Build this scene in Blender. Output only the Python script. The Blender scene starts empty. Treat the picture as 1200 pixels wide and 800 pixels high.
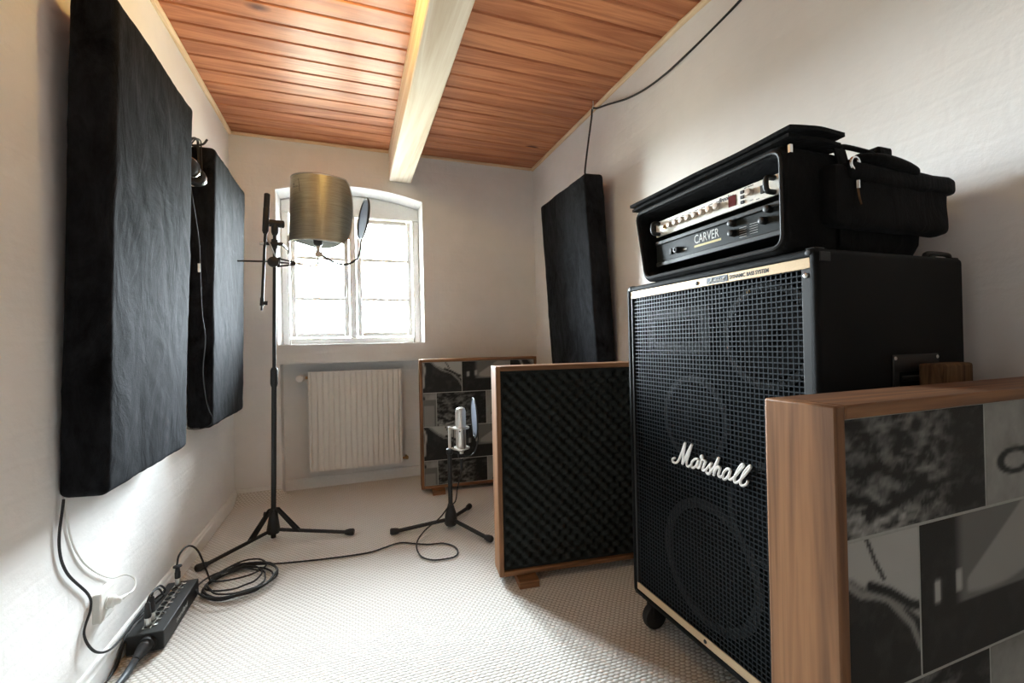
import bpy, bmesh, math, random
from mathutils import Vector, Matrix, noise
import numpy as np

SC = bpy.context.scene
COL = SC.collection
R = math.radians

# ------------------------------------------------------------------ camera
cam_d = bpy.data.cameras.new('camera')
cam = bpy.data.objects.new('camera', cam_d)
COL.objects.link(cam)
SC.camera = cam
cam_d.sensor_fit = 'HORIZONTAL'
cam_d.sensor_width = 36.0
cam_d.lens = 516.34 * 36.0 / 1200.0
cam_d.clip_start = 0.02
_r = Vector((0.94013, -0.34013, -0.021594)); _d = Vector((0.340299, 0.940306, 0.004596))
_u = _r.cross(_d)
M = Matrix((( _r.x, _u.x, -_d.x, 0), (_r.y, _u.y, -_d.y, 0), (_r.z, _u.z, -_d.z, 1.0), (0, 0, 0, 1)))
cam.matrix_world = M

# ------------------------------------------------------------------ world, daylight, exposure
w = bpy.data.worlds.new('overcast_sky'); SC.world = w; w.use_nodes = True
bg = w.node_tree.nodes['Background']
_t = w.node_tree
_tc = _t.nodes.new('ShaderNodeTexCoord'); _sx = _t.nodes.new('ShaderNodeSeparateXYZ'); _cr = _t.nodes.new('ShaderNodeValToRGB')
_t.links.new(_tc.outputs['Generated'], _sx.inputs[0])
_mr = _t.nodes.new('ShaderNodeMapRange'); _mr.inputs[1].default_value = -1; _mr.inputs[2].default_value = 1
_t.links.new(_sx.outputs[2], _mr.inputs[0]); _t.links.new(_mr.outputs[0], _cr.inputs[0])
_e = _cr.color_ramp.elements      # dull ground below the horizon, even overcast sky above it
_e[0].position = .485; _e[0].color = (.16, .16, .13, 1); _e[1].position = .50; _e[1].color = (.86, .94, 1.0, 1)
_t.links.new(_cr.outputs[0], bg.inputs[0])
bg.inputs[1].default_value = 70.0
SC.view_settings.view_transform = 'Standard'
SC.view_settings.look = 'None'
SC.view_settings.gamma = 1.0
SC.view_settings.use_curve_mapping = False
SC.view_settings.exposure = 1.55
pl = bpy.data.lights.new('window_portal', 'AREA'); pl.shape = 'RECTANGLE'; pl.size = 1.0; pl.size_y = 1.14
pl.cycles.is_portal = True
po = bpy.data.objects.new('window_portal', pl); COL.objects.link(po)
po.location = (0.019, 3.66, 1.585); po.rotation_euler = (R(-90), 0, 0)
LAMP_POWER = 56.0

# ------------------------------------------------------------------ dimensions of the room
XL, XR, YB, ZC = -0.742, 1.424, 3.3375, 2.412
ZP = 2.43            # underside of the ceiling boards
YF = -3.0
def xr(y):           # the old brick wall on the right bows outwards towards the near end
    t = min(max((1.6 - y) / .8, 0), 1)
    return XR + 0.085 * t * t * (3 - 2 * t)

# ------------------------------------------------------------------ geometry helpers
def crom(pts, n=8, closed=False):
    P = [Vector(p) for p in pts]
    if len(P) < 3: return P
    out = []
    m = len(P)
    rng = range(m) if closed else range(m - 1)
    for i in rng:
        if closed:
            a, b, c, d = P[(i - 1) % m], P[i], P[(i + 1) % m], P[(i + 2) % m]
        else:
            b, c = P[i], P[i + 1]
            a = P[i - 1] if i > 0 else b * 2 - c
            d = P[i + 2] if i + 2 < m else c * 2 - b
        for k in range(n):
            t = k / n
            out.append(0.5 * ((2 * b) + (c - a) * t + (2 * a - 5 * b + 4 * c - d) * t * t + (3 * b - a - 3 * c + d) * t ** 3))
    if not closed: out.append(P[-1])
    return out

class G:
    def __init__(s): s.v = []; s.f = []
    def add(s, v, f):
        o = len(s.v); s.v += [tuple(p) for p in v]; s.f += [tuple(i + o for i in q) for q in f]; return s
    def box(s, a, b, mat=None):
        x0, y0, z0 = a; x1, y1, z1 = b
        v = [(x0,y0,z0),(x1,y0,z0),(x1,y1,z0),(x0,y1,z0),(x0,y0,z1),(x1,y0,z1),(x1,y1,z1),(x0,y1,z1)]
        if mat: v = [mat @ Vector(p) for p in v]
        return s.add(v, [(0,3,2,1),(4,5,6,7),(0,1,5,4),(1,2,6,5),(2,3,7,6),(3,0,4,7)])
    def hexa(s, v):   # 8 corners: bottom 4 ccw, top 4 ccw
        return s.add(v, [(0,3,2,1),(4,5,6,7),(0,1,5,4),(1,2,6,5),(2,3,7,6),(3,0,4,7)])
    def tube(s, pts, r, n=8, closed=False, caps=True, flat=None):
        P = [Vector(p) for p in pts]; m = len(P)
        rr = r if hasattr(r, '__len__') else [r] * m
        T = []
        for i in range(m):
            a = P[(i - 1) % m] if (closed or i > 0) else P[i]
            b = P[(i + 1) % m] if (closed or i < m - 1) else P[i]
            t = (b - a)
            if t.length < 1e-9: t = Vector((0, 0, 1))
            T.append(t.normalized())
        up = Vector((0, 0, 1)) if abs(T[0].z) < 0.9 else Vector((1, 0, 0))
        N = (up - T[0] * up.dot(T[0])).normalized()
        v = []
        for i in range(m):
            N = (N - T[i] * N.dot(T[i]))
            if N.length < 1e-6: N = T[i].orthogonal()
            N.normalize(); B = T[i].cross(N)
            for k in range(n):
                a = 2 * math.pi * k / n
                v.append(P[i] + N * (math.cos(a) * rr[i]) + B * (math.sin(a) * rr[i]))
        f = []
        for i in range(m if closed else m - 1):
            j = (i + 1) % m
            for k in range(n):
                l = (k + 1) % n
                f.append((i*n+k, i*n+l, j*n+l, j*n+k))
        if caps and not closed:
            f.append(tuple(range(n - 1, -1, -1))); f.append(tuple((m-1)*n + k for k in range(n)))
        return s.add(v, f)
    def cyl(s, a, b, r0, r1=None, n=16): return s.tube([a, b], [r0, r0 if r1 is None else r1], n)
    def lathe(s, prof, a, axis, n=24):   # prof: (radius, distance along axis)
        A = Vector(axis).normalized(); U = A.orthogonal().normalized(); W = A.cross(U); C = Vector(a)
        v = []; f = []
        for (r, h) in prof:
            for k in range(n):
                t = 2 * math.pi * k / n
                v.append(C + A * h + (U * math.cos(t) + W * math.sin(t)) * max(r, 1e-5))
        for i in range(len(prof) - 1):
            for k in range(n):
                l = (k + 1) % n
                f.append((i*n+k, i*n+l, (i+1)*n+l, (i+1)*n+k))
        f.append(tuple(range(n - 1, -1, -1))); f.append(tuple((len(prof)-1)*n + k for k in range(n)))
        return s.add(v, f)
    def prism(s, poly, fn):   # poly: 2D ccw outline; fn(u, v, side) -> 3D point, side 0/1
        m = len(poly)
        v = [fn(p[0], p[1], 0) for p in poly] + [fn(p[0], p[1], 1) for p in poly]
        f = [tuple(range(m)), tuple(range(2*m-1, m-1, -1))]
        for i in range(m):
            j = (i + 1) % m; f.append((i, i + m, j + m, j))
        return s.add(v, f)
    def grid(s, nu, nv, fn, flip=False):
        v = [fn(i / nu, j / nv) for j in range(nv + 1) for i in range(nu + 1)]
        f = []
        for j in range(nv):
            for i in range(nu):
                a = j*(nu+1)+i; q = (a, a+1, a+nu+2, a+nu+1)
                f.append(q[::-1] if flip else q)
        return s.add(v, f)
    def mesh(s, name, off=(0, 0, 0), fix=True):
        me = bpy.data.meshes.new(name)
        o = Vector(off)
        me.from_pydata([Vector(p) - o for p in s.v], [], s.f); me.update()
        if fix:
            bm = bmesh.new(); bm.from_mesh(me); bmesh.ops.recalc_face_normals(bm, faces=bm.faces); bm.to_mesh(me); bm.free()
        return me

def smooth(me, ang=40):
    for p in me.polygons: p.use_smooth = True
    try: me.set_sharp_from_angle(angle=R(ang))
    except Exception: pass

def mk(name, g, mat, parent=None, off=(0,0,0), bevel=0, sm=True, ang=40, seg=2, label=None):
    me = g if isinstance(g, bpy.types.Mesh) else g.mesh(name, off)
    if sm: smooth(me, ang)
    o = bpy.data.objects.new(name, me); COL.objects.link(o)
    if mat and not me.materials: me.materials.append(mat)
    if parent: o.parent = parent
    if bevel:
        b = o.modifiers.new('bevel', 'BEVEL'); b.width = bevel; b.segments = seg; b.limit_method = 'ANGLE'; b.angle_limit = R(35)
    if label: o['label'] = label
    return o

def tag(o, label, cat, group=None):
    o['label'] = label; o['category'] = cat
    if group: o['group'] = group
    return o
def struct(o, label=None):
    o['kind'] = 'structure'
    if label: o['label'] = label
    return o

class Thing:
    def __init__(s, name, label, cat, base, rot=(0,0,0), world=True, group=None):
        s.e = bpy.data.objects.new(name, None); COL.objects.link(s.e)
        s.e.empty_display_size = 0.05
        s.e.location = base; s.e.rotation_euler = rot
        s.off = Vector(base) if world else Vector((0, 0, 0))
        tag(s.e, label, cat, group)
    def part(s, name, g, mat, **k):
        par = k.pop('parent', None)
        return mk(name, g, mat, par or s.e, off=s.off if not isinstance(g, bpy.types.Mesh) else (0,0,0), **k)
    def copy(s, o, loc=(0,0,0), parent=None):
        c = o.copy(); COL.objects.link(c); c.parent = parent or s.e; c.location = loc; return c

def text_mesh(txt, size, place, shear=0.0, extrude=0.0006, bold=0.0, align='LEFT'):
    """place(u, v, w) -> 3D; u along text, v up, w out"""
    cu = bpy.data.curves.new('txt', 'FONT'); cu.body = txt; cu.size = size; cu.shear = shear
    cu.extrude = extrude; cu.offset = bold; cu.align_x = align; cu.resolution_u = 3
    ob = bpy.data.objects.new('txt', cu); COL.objects.link(ob)
    dg = bpy.context.evaluated_depsgraph_get(); dg.update()
    me = bpy.data.meshes.new_from_object(ob.evaluated_get(dg))
    bpy.data.objects.remove(ob)
    for v in me.vertices: v.co = place(v.co.x, v.co.y, v.co.z)
    me.update(); me.materials.clear()
    bm = bmesh.new(); bm.from_mesh(me); bmesh.ops.recalc_face_normals(bm, faces=bm.faces); bm.to_mesh(me); bm.free()
    return me

# ------------------------------------------------------------------ materials
def s2l(c):
    return tuple(((x/255)/12.92 if x/255 <= 0.04045 else ((x/255+0.055)/1.055)**2.4) for x in c)
def base_mat(name, col=(.5,.5,.5), rough=.6, metal=0.0, spec=0.5):
    m = bpy.data.materials.new(name); m.use_nodes = True
    b = m.node_tree.nodes['Principled BSDF']
    b.inputs['Base Color'].default_value = (*col, 1); b.inputs['Roughness'].default_value = rough
    b.inputs['Metallic'].default_value = metal; b.inputs['Specular IOR Level'].default_value = spec
    return m
class N:
    def __init__(s, m): s.m = m; s.t = m.node_tree; s.b = s.t.nodes['Principled BSDF']
    def n(s, typ, **k):
        x = s.t.nodes.new(typ)
        for a, v in k.items():
            if a in x.inputs.keys() if not hasattr(x, a) else False: x.inputs[a].default_value = v
            else: setattr(x, a, v)
        return x
    def l(s, a, b): s.t.links.new(a, b)
    def math(s, op, a, b=None, c=None):
        x = s.t.nodes.new('ShaderNodeMath'); x.operation = op
        for i, q in enumerate((a, b, c)):
            if q is None: continue
            if isinstance(q, (int, float)): x.inputs[i].default_value = q
            else: s.l(q, x.inputs[i])
        return x.outputs[0]
    def coord(s, scale=(1,1,1), rnd=0.0, kind='Object', rot=(0,0,0)):
        tc = s.t.nodes.new('ShaderNodeTexCoord'); mp = s.t.nodes.new('ShaderNodeMapping')
        mp.inputs['Scale'].default_value = scale; mp.inputs['Rotation'].default_value = rot
        if rnd:
            oi = s.t.nodes.new('ShaderNodeObjectInfo')
            va = s.t.nodes.new('ShaderNodeVectorMath'); va.operation = 'ADD'
            sc = s.math('MULTIPLY', oi.outputs['Random'], rnd)
            cx = s.t.nodes.new('ShaderNodeCombineXYZ')
            for i in range(3): s.l(sc, cx.inputs[i])
            s.l(tc.outputs[kind], va.inputs[0]); s.l(cx.outputs[0], va.inputs[1]); s.l(va.outputs[0], mp.inputs[0])
        else: s.l(tc.outputs[kind], mp.inputs[0])
        return mp.outputs[0]
    def noise(s, vec, scale, detail=4, rough=.5, dist=0.0):
        x = s.t.nodes.new('ShaderNodeTexNoise'); x.inputs['Scale'].default_value = scale
        x.inputs['Detail'].default_value = detail; x.inputs['Roughness'].default_value = rough; x.inputs['Distortion'].default_value = dist
        s.l(vec, x.inputs['Vector']); return x.outputs['Fac']
    def ramp(s, fac, stops):
        x = s.t.nodes.new('ShaderNodeValToRGB'); e = x.color_ramp.elements
        while len(e) < len(stops): e.new(0.5)
        for i, (p, c) in enumerate(stops): e[i].position = p; e[i].color = (*c, 1)
        s.l(fac, x.inputs[0]); return x.outputs[0]
    def mix(s, fac, a, b, mode='MIX'):
        x = s.t.nodes.new('ShaderNodeMix'); x.data_type = 'RGBA'; x.blend_type = mode
        if isinstance(fac, (int, float)): x.inputs[0].default_value = fac
        else: s.l(fac, x.inputs[0])
        for i, q in ((6, a), (7, b)):
            if isinstance(q, tuple): x.inputs[i].default_value = (*q, 1)
            else: s.l(q, x.inputs[i])
        return x.outputs[2]
    def bump(s, h, strength=.3, dist=.002):
        x = s.t.nodes.new('ShaderNodeBump'); x.inputs['Strength'].default_value = strength; x.inputs['Distance'].default_value = dist
        s.l(h, x.inputs['Height']); s.l(x.outputs[0], s.b.inputs['Normal'])
    def color(s, c): s.l(c, s.b.inputs['Base Color'])

def plaster(name, axes, col=(.88,.86,.84)):
    m = base_mat(name, col, .92, spec=.15); k = N(m)
    tc = k.t.nodes.new('ShaderNodeTexCoord'); sp = k.t.nodes.new('ShaderNodeSeparateXYZ'); k.l(tc.outputs['Object'], sp.inputs[0])
    cx = k.t.nodes.new('ShaderNodeCombineXYZ')
    k.l(sp.outputs[axes[0]], cx.inputs[0]); k.l(sp.outputs[axes[1]], cx.inputs[1])
    # wavy brick courses under thick whitewash
    nz = k.t.nodes.new('ShaderNodeTexNoise'); nz.inputs['Scale'].default_value = 5; k.l(tc.outputs['Object'], nz.inputs['Vector'])
    vm = k.t.nodes.new('ShaderNodeVectorMath'); vm.operation = 'MULTIPLY_ADD'
    k.l(nz.outputs['Color'], vm.inputs[0]); vm.inputs[1].default_value = (.03, .03, 0); k.l(cx.outputs[0], vm.inputs[2])
    br = k.t.nodes.new('ShaderNodeTexBrick'); br.inputs['Scale'].default_value = 1.0
    br.inputs['Brick Width'].default_value = .24; br.inputs['Row Height'].default_value = .075
    br.inputs['Mortar Size'].default_value = .012; br.inputs['Mortar Smooth'].default_value = 1.0
    k.l(vm.outputs[0], br.inputs['Vector'])
    n1 = k.noise(tc.outputs['Object'], 9, 5, .6); n2 = k.noise(tc.outputs['Object'], 70, 3, .6); n3 = k.noise(tc.outputs['Object'], 2.2, 4, .6)
    h = k.math('ADD', k.math('MULTIPLY', br.outputs['Fac'], -.13), k.math('ADD', k.math('MULTIPLY', n1, 1.6), k.math('MULTIPLY', n2, .22)))
    k.bump(h, .42, .006)
    k.color(k.ramp(n3, [(.3, tuple(c*.93 for c in col)), (.7, tuple(min(1, c*1.03) for c in col))]))
    return m

def wood(name, dark, light, axis=0, rough=.55, rnd=7.0, rings=9.0, spec=.4, knots=0.0, knotcol=(.1,.04,.02), coat=0.0, tint=.18):
    m = base_mat(name, light, rough, spec=spec); k = N(m)
    sc = [rings, rings, rings]; sc[axis] = rings * .07
    v = k.coord(tuple(sc), rnd)
    n1 = k.noise(v, 1.0, 5, .55, 1.1)
    saw = k.math('FRACT', k.math('MULTIPLY', n1, 6.0))
    tri = k.math('ABSOLUTE', k.math('SUBTRACT', saw, .5))
    sc2 = [160, 160, 160]; sc2[axis] = 4
    n2 = k.noise(k.coord(tuple(sc2), rnd), 1.0, 3, .6)
    f = k.math('ADD', k.math('MULTIPLY', tri, 1.1), k.math('MULTIPLY', n2, .5))
    c = k.ramp(f, [(.12, dark), (.8, light)])
    if knots:
        sck = [3.4, 3.4, 3.4]; sck[axis] = 1.7
        vo = k.t.nodes.new('ShaderNodeTexVoronoi'); vo.inputs['Scale'].default_value = knots
        k.l(k.coord(tuple(sck), rnd), vo.inputs['Vector'])
        kf = k.ramp(vo.outputs['Distance'], [(.05, (1,1,1)), (.10, (0,0,0))])
        c = k.mix(kf, c, knotcol)
    if tint:
        oi = k.t.nodes.new('ShaderNodeObjectInfo')
        c = k.mix(k.math('MULTIPLY', oi.outputs['Random'], tint), c, dark)
    k.color(c); k.bump(f, .15, .001)
    if coat:
        k.b.inputs['Coat Weight'].default_value = coat; k.b.inputs['Coat Roughness'].default_value = .25
    return m

def fabric(name, col, col2, rough=.85, sheen=.5, scale=6):
    m = base_mat(name, col, rough, spec=.04); k = N(m)
    v = k.coord((1, 1, 1)); v2 = k.coord((1, 1, .45))
    n1 = k.noise(v2, scale, 6, .65, 1.2); n2 = k.noise(v, 420, 2, .5)
    n3 = k.noise(v2, scale * 5, 4, .7, .6)
    k.color(k.ramp(k.math('ADD', k.math('MULTIPLY', n1, .7), k.math('MULTIPLY', n3, .3)), [(.38, col), (.64, col2)]))
    h = k.math('ADD', k.math('MULTIPLY', n1, 1.0), k.math('MULTIPLY', n2, .12))
    k.bump(h, .6, .012)
    k.b.inputs['Sheen Weight'].default_value = sheen; k.b.inputs['Sheen Roughness'].default_value = .45
    k.b.inputs['Sheen Tint'].default_value = (.75, .8, .9, 1)
    return m

def grainy(name, col, rough=.5, scale=300, strength=.3, metal=0.0, var=.25, spec=.5):
    m = base_mat(name, col, rough, metal, spec); k = N(m)
    n = k.noise(k.coord(), scale, 3, .6)
    k.color(k.ramp(n, [(.3, tuple(c*(1-var) for c in col)), (.7, tuple(min(1, c*(1+var)) for c in col))]))
    k.bump(n, strength, .001); return m

MAT = {}
MAT['plaster_yz'] = plaster('whitewashed_plaster_side', (1, 2))
MAT['plaster_xz'] = plaster('whitewashed_plaster_end', (0, 2), (.88,.86,.84))
MAT['plank'] = wood('red_pine_boards', s2l((158,90,56)), s2l((206,136,94)), 0, .55, 11, 5, .28, .9, s2l((84,34,20)), .25)
MAT['beam'] = wood('pale_pine_beam', s2l((222,200,172)), s2l((246,233,214)), 1, .6, 0, 5, .3, 1.0, s2l((150,104,64)), 0, 0)
MAT['trim'] = wood('pale_trim_wood', s2l((216,180,138)), s2l((242,216,180)), 1, .6, 0, 10, .3, 0, tint=0)
MAT['trimx'] = wood('pale_trim_wood_across', s2l((216,180,138)), s2l((242,216,180)), 0, .6, 0, 10, .3, 0, tint=0)
MAT['gobo_z'] = wood('stained_pine_upright', s2l((88,58,36)), s2l((150,106,70)), 2, .55, 5, 6, .35, .8, s2l((84,48,30)))
MAT['gobo_x'] = wood('stained_pine_rail', s2l((88,58,36)), s2l((150,106,70)), 0, .55, 5, 6, .35, 0)
MAT['rough_wood'] = wood('rough_brown_wood', s2l((60,40,26)), s2l((120,90,62)), 2, .8, 5, 14, .2, 0)
MAT['white_paint'] = grainy('white_gloss_paint', (.88,.87,.85), .4, 60, .08, var=.03)
MAT['radiator'] = grainy('cream_enamel', (.82,.79,.74), .35, 40, .03, var=.02)
MAT['plastic_white'] = grainy('white_plastic', (.80,.79,.75), .35, 200, .03, var=.02)
MAT['black_plastic'] = grainy('black_plastic', (.009,.009,.0095), .5, 300, .12)
MAT['black_rubber'] = grainy('black_rubber', (.014,.014,.015), .6, 500, .1)
MAT['black_metal'] = grainy('black_painted_metal', (.009,.0095,.010), .5, 400, .1)
MAT['steel'] = grainy('brushed_nickel', (.62,.61,.58), .28, 220, .05, 1.0, .08)
MAT['chrome'] = grainy('chrome', (.75,.75,.75), .15, 200, .02, 1.0, .05)
MAT['mic_silver'] = grainy('satin_silver', (.70,.68,.64), .38, 300, .05, .75, .06)
MAT['brass'] = grainy('brass_valve', (.42,.27,.12), .4, 200, .1, .9, .15)
MAT['tolex'] = grainy('black_tolex_vinyl', (.0055,.006,.0065), .6, 900, .9, var=.3, spec=.12)
MAT['fabric'] = fabric('black_suede_cloth', (.003,.003,.0034), (.021,.0215,.0245), .85, .04, 8)
MAT['bag'] = fabric('black_nylon_canvas', (.006,.006,.006), (.014,.0135,.013), .85, .05, 9)
MAT['foam'] = grainy('charcoal_foam', (.026,.028,.026), .95, 350, .5, var=.3, spec=.1)
MAT['gold_strip'] = grainy('pale_gold_strip', (.62,.47,.30), .42, 300, .04, .35, .05)
MAT['grille'] = grainy('black_wire_mesh', (.016,.021,.026), .45, 200, .05, .2, spec=.25)
MAT['baffle'] = grainy('black_baffle', (.003,.0035,.004), .85, 250, .2, spec=.1)
MAT['cone'] = grainy('paper_cone', (.006,.006,.0065), .8, 120, .2, spec=.1)
MAT['cone_edge'] = grainy('cone_surround', (.034,.036,.038), .6, 150, .1, spec=.1)
MAT['logo_white'] = grainy('white_logo_plastic', (.86,.85,.82), .35, 200, .02, var=.02)
MAT['ink'] = base_mat('dark_ink', (.02,.022,.03), .6)
MAT['plate_blue'] = base_mat('slate_blue_plate', (.035,.05,.075), .5)
MAT['amp_silver'] = grainy('brushed_silver_front', (.72,.70,.64), .4, 260, .04, .25, .05)
MAT['amp_black'] = grainy('dark_green_grey_front', (.009,.0125,.013), .5, 260, .05, var=.15, spec=.2)
MAT['print_light'] = base_mat('light_print', (.62,.62,.60), .5)
MAT['print_yellow'] = base_mat('yellow_print', (.55,.44,.16), .5)
MAT['red_display'] = base_mat('dark_red_display', (.12,.018,.02), .2)
MAT['knob'] = grainy('champagne_knob', (.55,.46,.38), .35, 200, .03, .5, .08)
MAT['paper_grey'] = grainy('grey_print_paper', (.34,.34,.31), .6, 90, .03, var=.06)
MAT['pop_cloth'] = base_mat('sheer_nylon', (.30,.36,.50), .7)
MAT['knit'] = MAT['black_plastic']

# shield: brass sheet with fine perforation lines
m = base_mat('brass_mesh_sheet', (.46,.37,.20), .40, .85); k = N(m)
n1 = k.noise(k.coord((9, 9, 700)), 1.0, 3, .6); n2 = k.noise(k.coord((40,40,500)), 1.0, 2, .5)
k.color(k.ramp(n1, [(.35, (.30,.27,.20)), (.62, (.50,.45,.33))])); k.bump(n2, .35, .0015)
MAT['shield'] = m

# photo prints take their picture from a colour attribute
m = base_mat('photo_print', (.2,.2,.2), .55, spec=.2); k = N(m)
at = k.t.nodes.new('ShaderNodeVertexColor'); at.layer_name = 'picture'
gr = k.noise(k.coord(), 500, 2, .6)
k.color(k.mix(.035, at.outputs[0], k.ramp(gr, [(.3, (.0,.0,.0)), (.7, (.35,.35,.33))])))
MAT['photo'] = m

# carpet: staggered woven nubs
m = base_mat('woven_carpet', (.7,.66,.6), .95, spec=.1); k = N(m)
tc = k.t.nodes.new('ShaderNodeTexCoord'); sp = k.t.nodes.new('ShaderNodeSeparateXYZ')
nzc = k.t.nodes.new('ShaderNodeTexNoise'); nzc.inputs['Scale'].default_value = 3.0; k.l(tc.outputs['Object'], nzc.inputs['Vector'])
vm = k.t.nodes.new('ShaderNodeVectorMath'); vm.operation = 'MULTIPLY_ADD'; vm.inputs[1].default_value = (.02, .02, 0)
k.l(nzc.outputs['Color'], vm.inputs[0]); k.l(tc.outputs['Object'], vm.inputs[2]); k.l(vm.outputs[0], sp.inputs[0])
row = k.math('MULTIPLY', sp.outputs[1], 1/.0122); col_ = k.math('MULTIPLY', sp.outputs[0], 1/.0205)
rf = k.math('FLOOR', row)
sh = k.math('ADD', col_, k.math('MULTIPLY', k.math('FLOORED_MODULO', rf, 2.0), .5))
a = k.math('ABSOLUTE', k.math('SUBTRACT', k.math('FRACT', sh), .5)); b = k.math('ABSOLUTE', k.math('SUBTRACT', k.math('FRACT', row), .5))
d2 = k.math('ADD', k.math('POWER', k.math('MULTIPLY', a, 2.0), 2.0), k.math('POWER', k.math('MULTIPLY', b, 2.0), 2.0))
hgt = k.math('SUBTRACT', 1.0, k.math('MINIMUM', d2, 1.0))
fine = k.noise(tc.outputs['Object'], 260, 3, .7)
pat = k.noise(tc.outputs['Object'], 28, 3, .6)
hh = k.math('ADD', hgt, k.math('MULTIPLY', fine, .25))
c = k.ramp(hgt, [(.0, (.50,.46,.41)), (.5, (.79,.772,.74))])
c = k.mix(k.math('MULTIPLY', pat, .25), c, (.70,.66,.59))
k.color(c); k.bump(hh, .6, .004)
MAT['carpet'] = m

# window glass that lets the daylight through
m = bpy.data.materials.new('window_glass'); m.use_nodes = True; t = m.node_tree; t.nodes.clear()
o_ = t.nodes.new('ShaderNodeOutputMaterial'); mx = t.nodes.new('ShaderNodeMixShader'); tr = t.nodes.new('ShaderNodeBsdfTransparent')
gl = t.nodes.new('ShaderNodeBsdfGlossy'); fr = t.nodes.new('ShaderNodeFresnel'); gl.inputs['Roughness'].default_value = .02
fr.inputs['IOR'].default_value = 1.45; tr.inputs[0].default_value = (.95,.97,.97,1)
t.links.new(fr.outputs[0], mx.inputs[0]); t.links.new(tr.outputs[0], mx.inputs[1]); t.links.new(gl.outputs[0], mx.inputs[2]); t.links.new(mx.outputs[0], o_.inputs[0])
MAT['glass'] = m
m = bpy.data.materials.new('sheer_pop_screen'); m.use_nodes = True; t = m.node_tree
pb = t.nodes['Principled BSDF']; pb.inputs['Base Color'].default_value = (.30,.34,.42,1); pb.inputs['Roughness'].default_value = .7
pb.inputs['Transmission Weight'].default_value = 0
mx = t.nodes.new('ShaderNodeMixShader'); tl = t.nodes.new('ShaderNodeBsdfTranslucent'); tl.inputs[0].default_value = (.36,.44,.62,1); mx.inputs[0].default_value = .6
t.links.new(pb.outputs[0], mx.inputs[1]); t.links.new(tl.outputs[0], mx.inputs[2]); t.links.new(mx.outputs[0], t.nodes['Material Output'].inputs[0])
MAT['screen'] = m
m = m.copy(); m.name = 'dark_pop_screen'; MAT['screen_dark'] = m
m.node_tree.nodes['Principled BSDF'].inputs['Base Color'].default_value = (.05,.055,.065,1)
for q_ in m.node_tree.nodes:
    if q_.type == 'BSDF_TRANSLUCENT': q_.inputs[0].default_value = (.06,.065,.08,1)
m = bpy.data.materials.new('warm_bulb'); m.use_nodes = True; t = m.node_tree
pb = t.nodes['Principled BSDF']; pb.inputs['Emission Color'].default_value = (1.0, .72, .24, 1); pb.inputs['Emission Strength'].default_value = LAMP_POWER
MAT['bulb'] = m

# ================================================================== THE ROOM
# floor: fitted carpet, lapping up the back wall in the left corner
g = G()
g.add([(XL,YF,0),(1.56,YF,0),(1.56,3.19,0),(XL,3.19,0)], [(0,1,2,3)])
def fl(u, v):
    x = XL + u * (1.56 - XL); y = 3.19 + v * (YB - 3.19 - .004)
    fade = min(max((-.42 - x) / .05, 0), 1)
    t = v * v * (3 - 2 * v) * .35 + v * v * .65
    return (x, y, .062 * t * fade)
g.grid(60, 10, fl)
g.box((XL - .12, YF - .12, -.12), (1.63, YB + .36, -.003))
g.add([(-.47,YB-.006,0),(.55,YB-.006,0),(.55,YB+.13,0),(-.47,YB+.13,0)], [(0,1,2,3)])
struct(mk('floor', g, MAT['carpet'], sm=True, ang=60), 'cream woven loop carpet')

def wall_grid(xf, flip):
    g = G()
    g.grid(60, 2, lambda u, v: (xf(YF + u * (YB + .1 - YF)), YF + u * (YB + .1 - YF), -.02 + v * 2.56), flip)
    # outer skin for thickness
    g.grid(60, 1, lambda u, v: (xf(YF + u * (YB + .1 - YF)) + (.12 if flip else -.12), YF + u * (YB + .1 - YF), -.02 + v * 2.56), not flip)
    return g
struct(mk('wall_left', wall_grid(lambda y: XL, False), MAT['plaster_yz']), 'whitewashed brick wall behind the two black panels')
struct(mk('wall_right', wall_grid(xr, True), MAT['plaster_yz']), 'whitewashed brick wall behind the speaker cabinet')
g = G(); g.box((XL - .12, YF - .12, -.02), (1.63, YF, 2.54)); struct(mk('wall_front', g, MAT['plaster_xz']), 'plain white wall opposite the window')

# back wall with arched window opening and radiator niche
WX0, WX1, WZ0, WZS, WZA = -.473, .511, 1.022, 2.078, 2.146
NX0, NX1, NZ = -.463, .52, .892
Y1 = YB + .36; YN = YB + .125
arch = []
for i in range(17):
    u = i / 16; x = WX0 + u * (WX1 - WX0); arch.append((x, WZS + (WZA - WZS) * (1 - (2 * u - 1) ** 2)))
g = G()
g.box((XL - .12, YB, -.02), (WX0, Y1, 2.54)) if False else None
def pr(poly, y0, y1): g.prism(poly, lambda u, v, s: (u, y0 if s == 0 else y1, v))
pr([(XL-.12,-.02),(NX0,-.02),(NX0,NZ),(XL-.12,NZ)], YB, Y1)
pr([(NX1,-.02),(1.6,-.02),(1.6,NZ),(NX1,NZ)], YB, Y1)
pr([(NX0,-.02),(NX1,-.02),(NX1,NZ),(NX0,NZ)], YN, Y1)
pr([(XL-.12,NZ),(1.6,NZ),(1.6,WZ0),(XL-.12,WZ0)], YB, Y1)
pr([(XL-.12,WZ0),(WX0,WZ0),(WX0,WZS),(XL-.12,WZS)], YB, Y1)
pr([(WX1,WZ0),(1.6,WZ0),(1.6,WZS),(WX1,WZS)], YB, Y1)
for i in range(16):
    a, b = arch[i], arch[i+1]
    pr([(a[0],a[1]),(b[0],b[1]),(b[0],2.20),(a[0],2.20)], YB, Y1)
pr([(XL-.12,WZS),(WX0,WZS),(WX0,2.20),(XL-.12,2.20)], YB, Y1)
pr([(WX1,WZS),(1.6,WZS),(1.6,2.20),(WX1,2.20)], YB, Y1)
pr([(XL-.12,2.20),(1.6,2.20),(1.6,2.54),(XL-.12,2.54)], YB, Y1)
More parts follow.
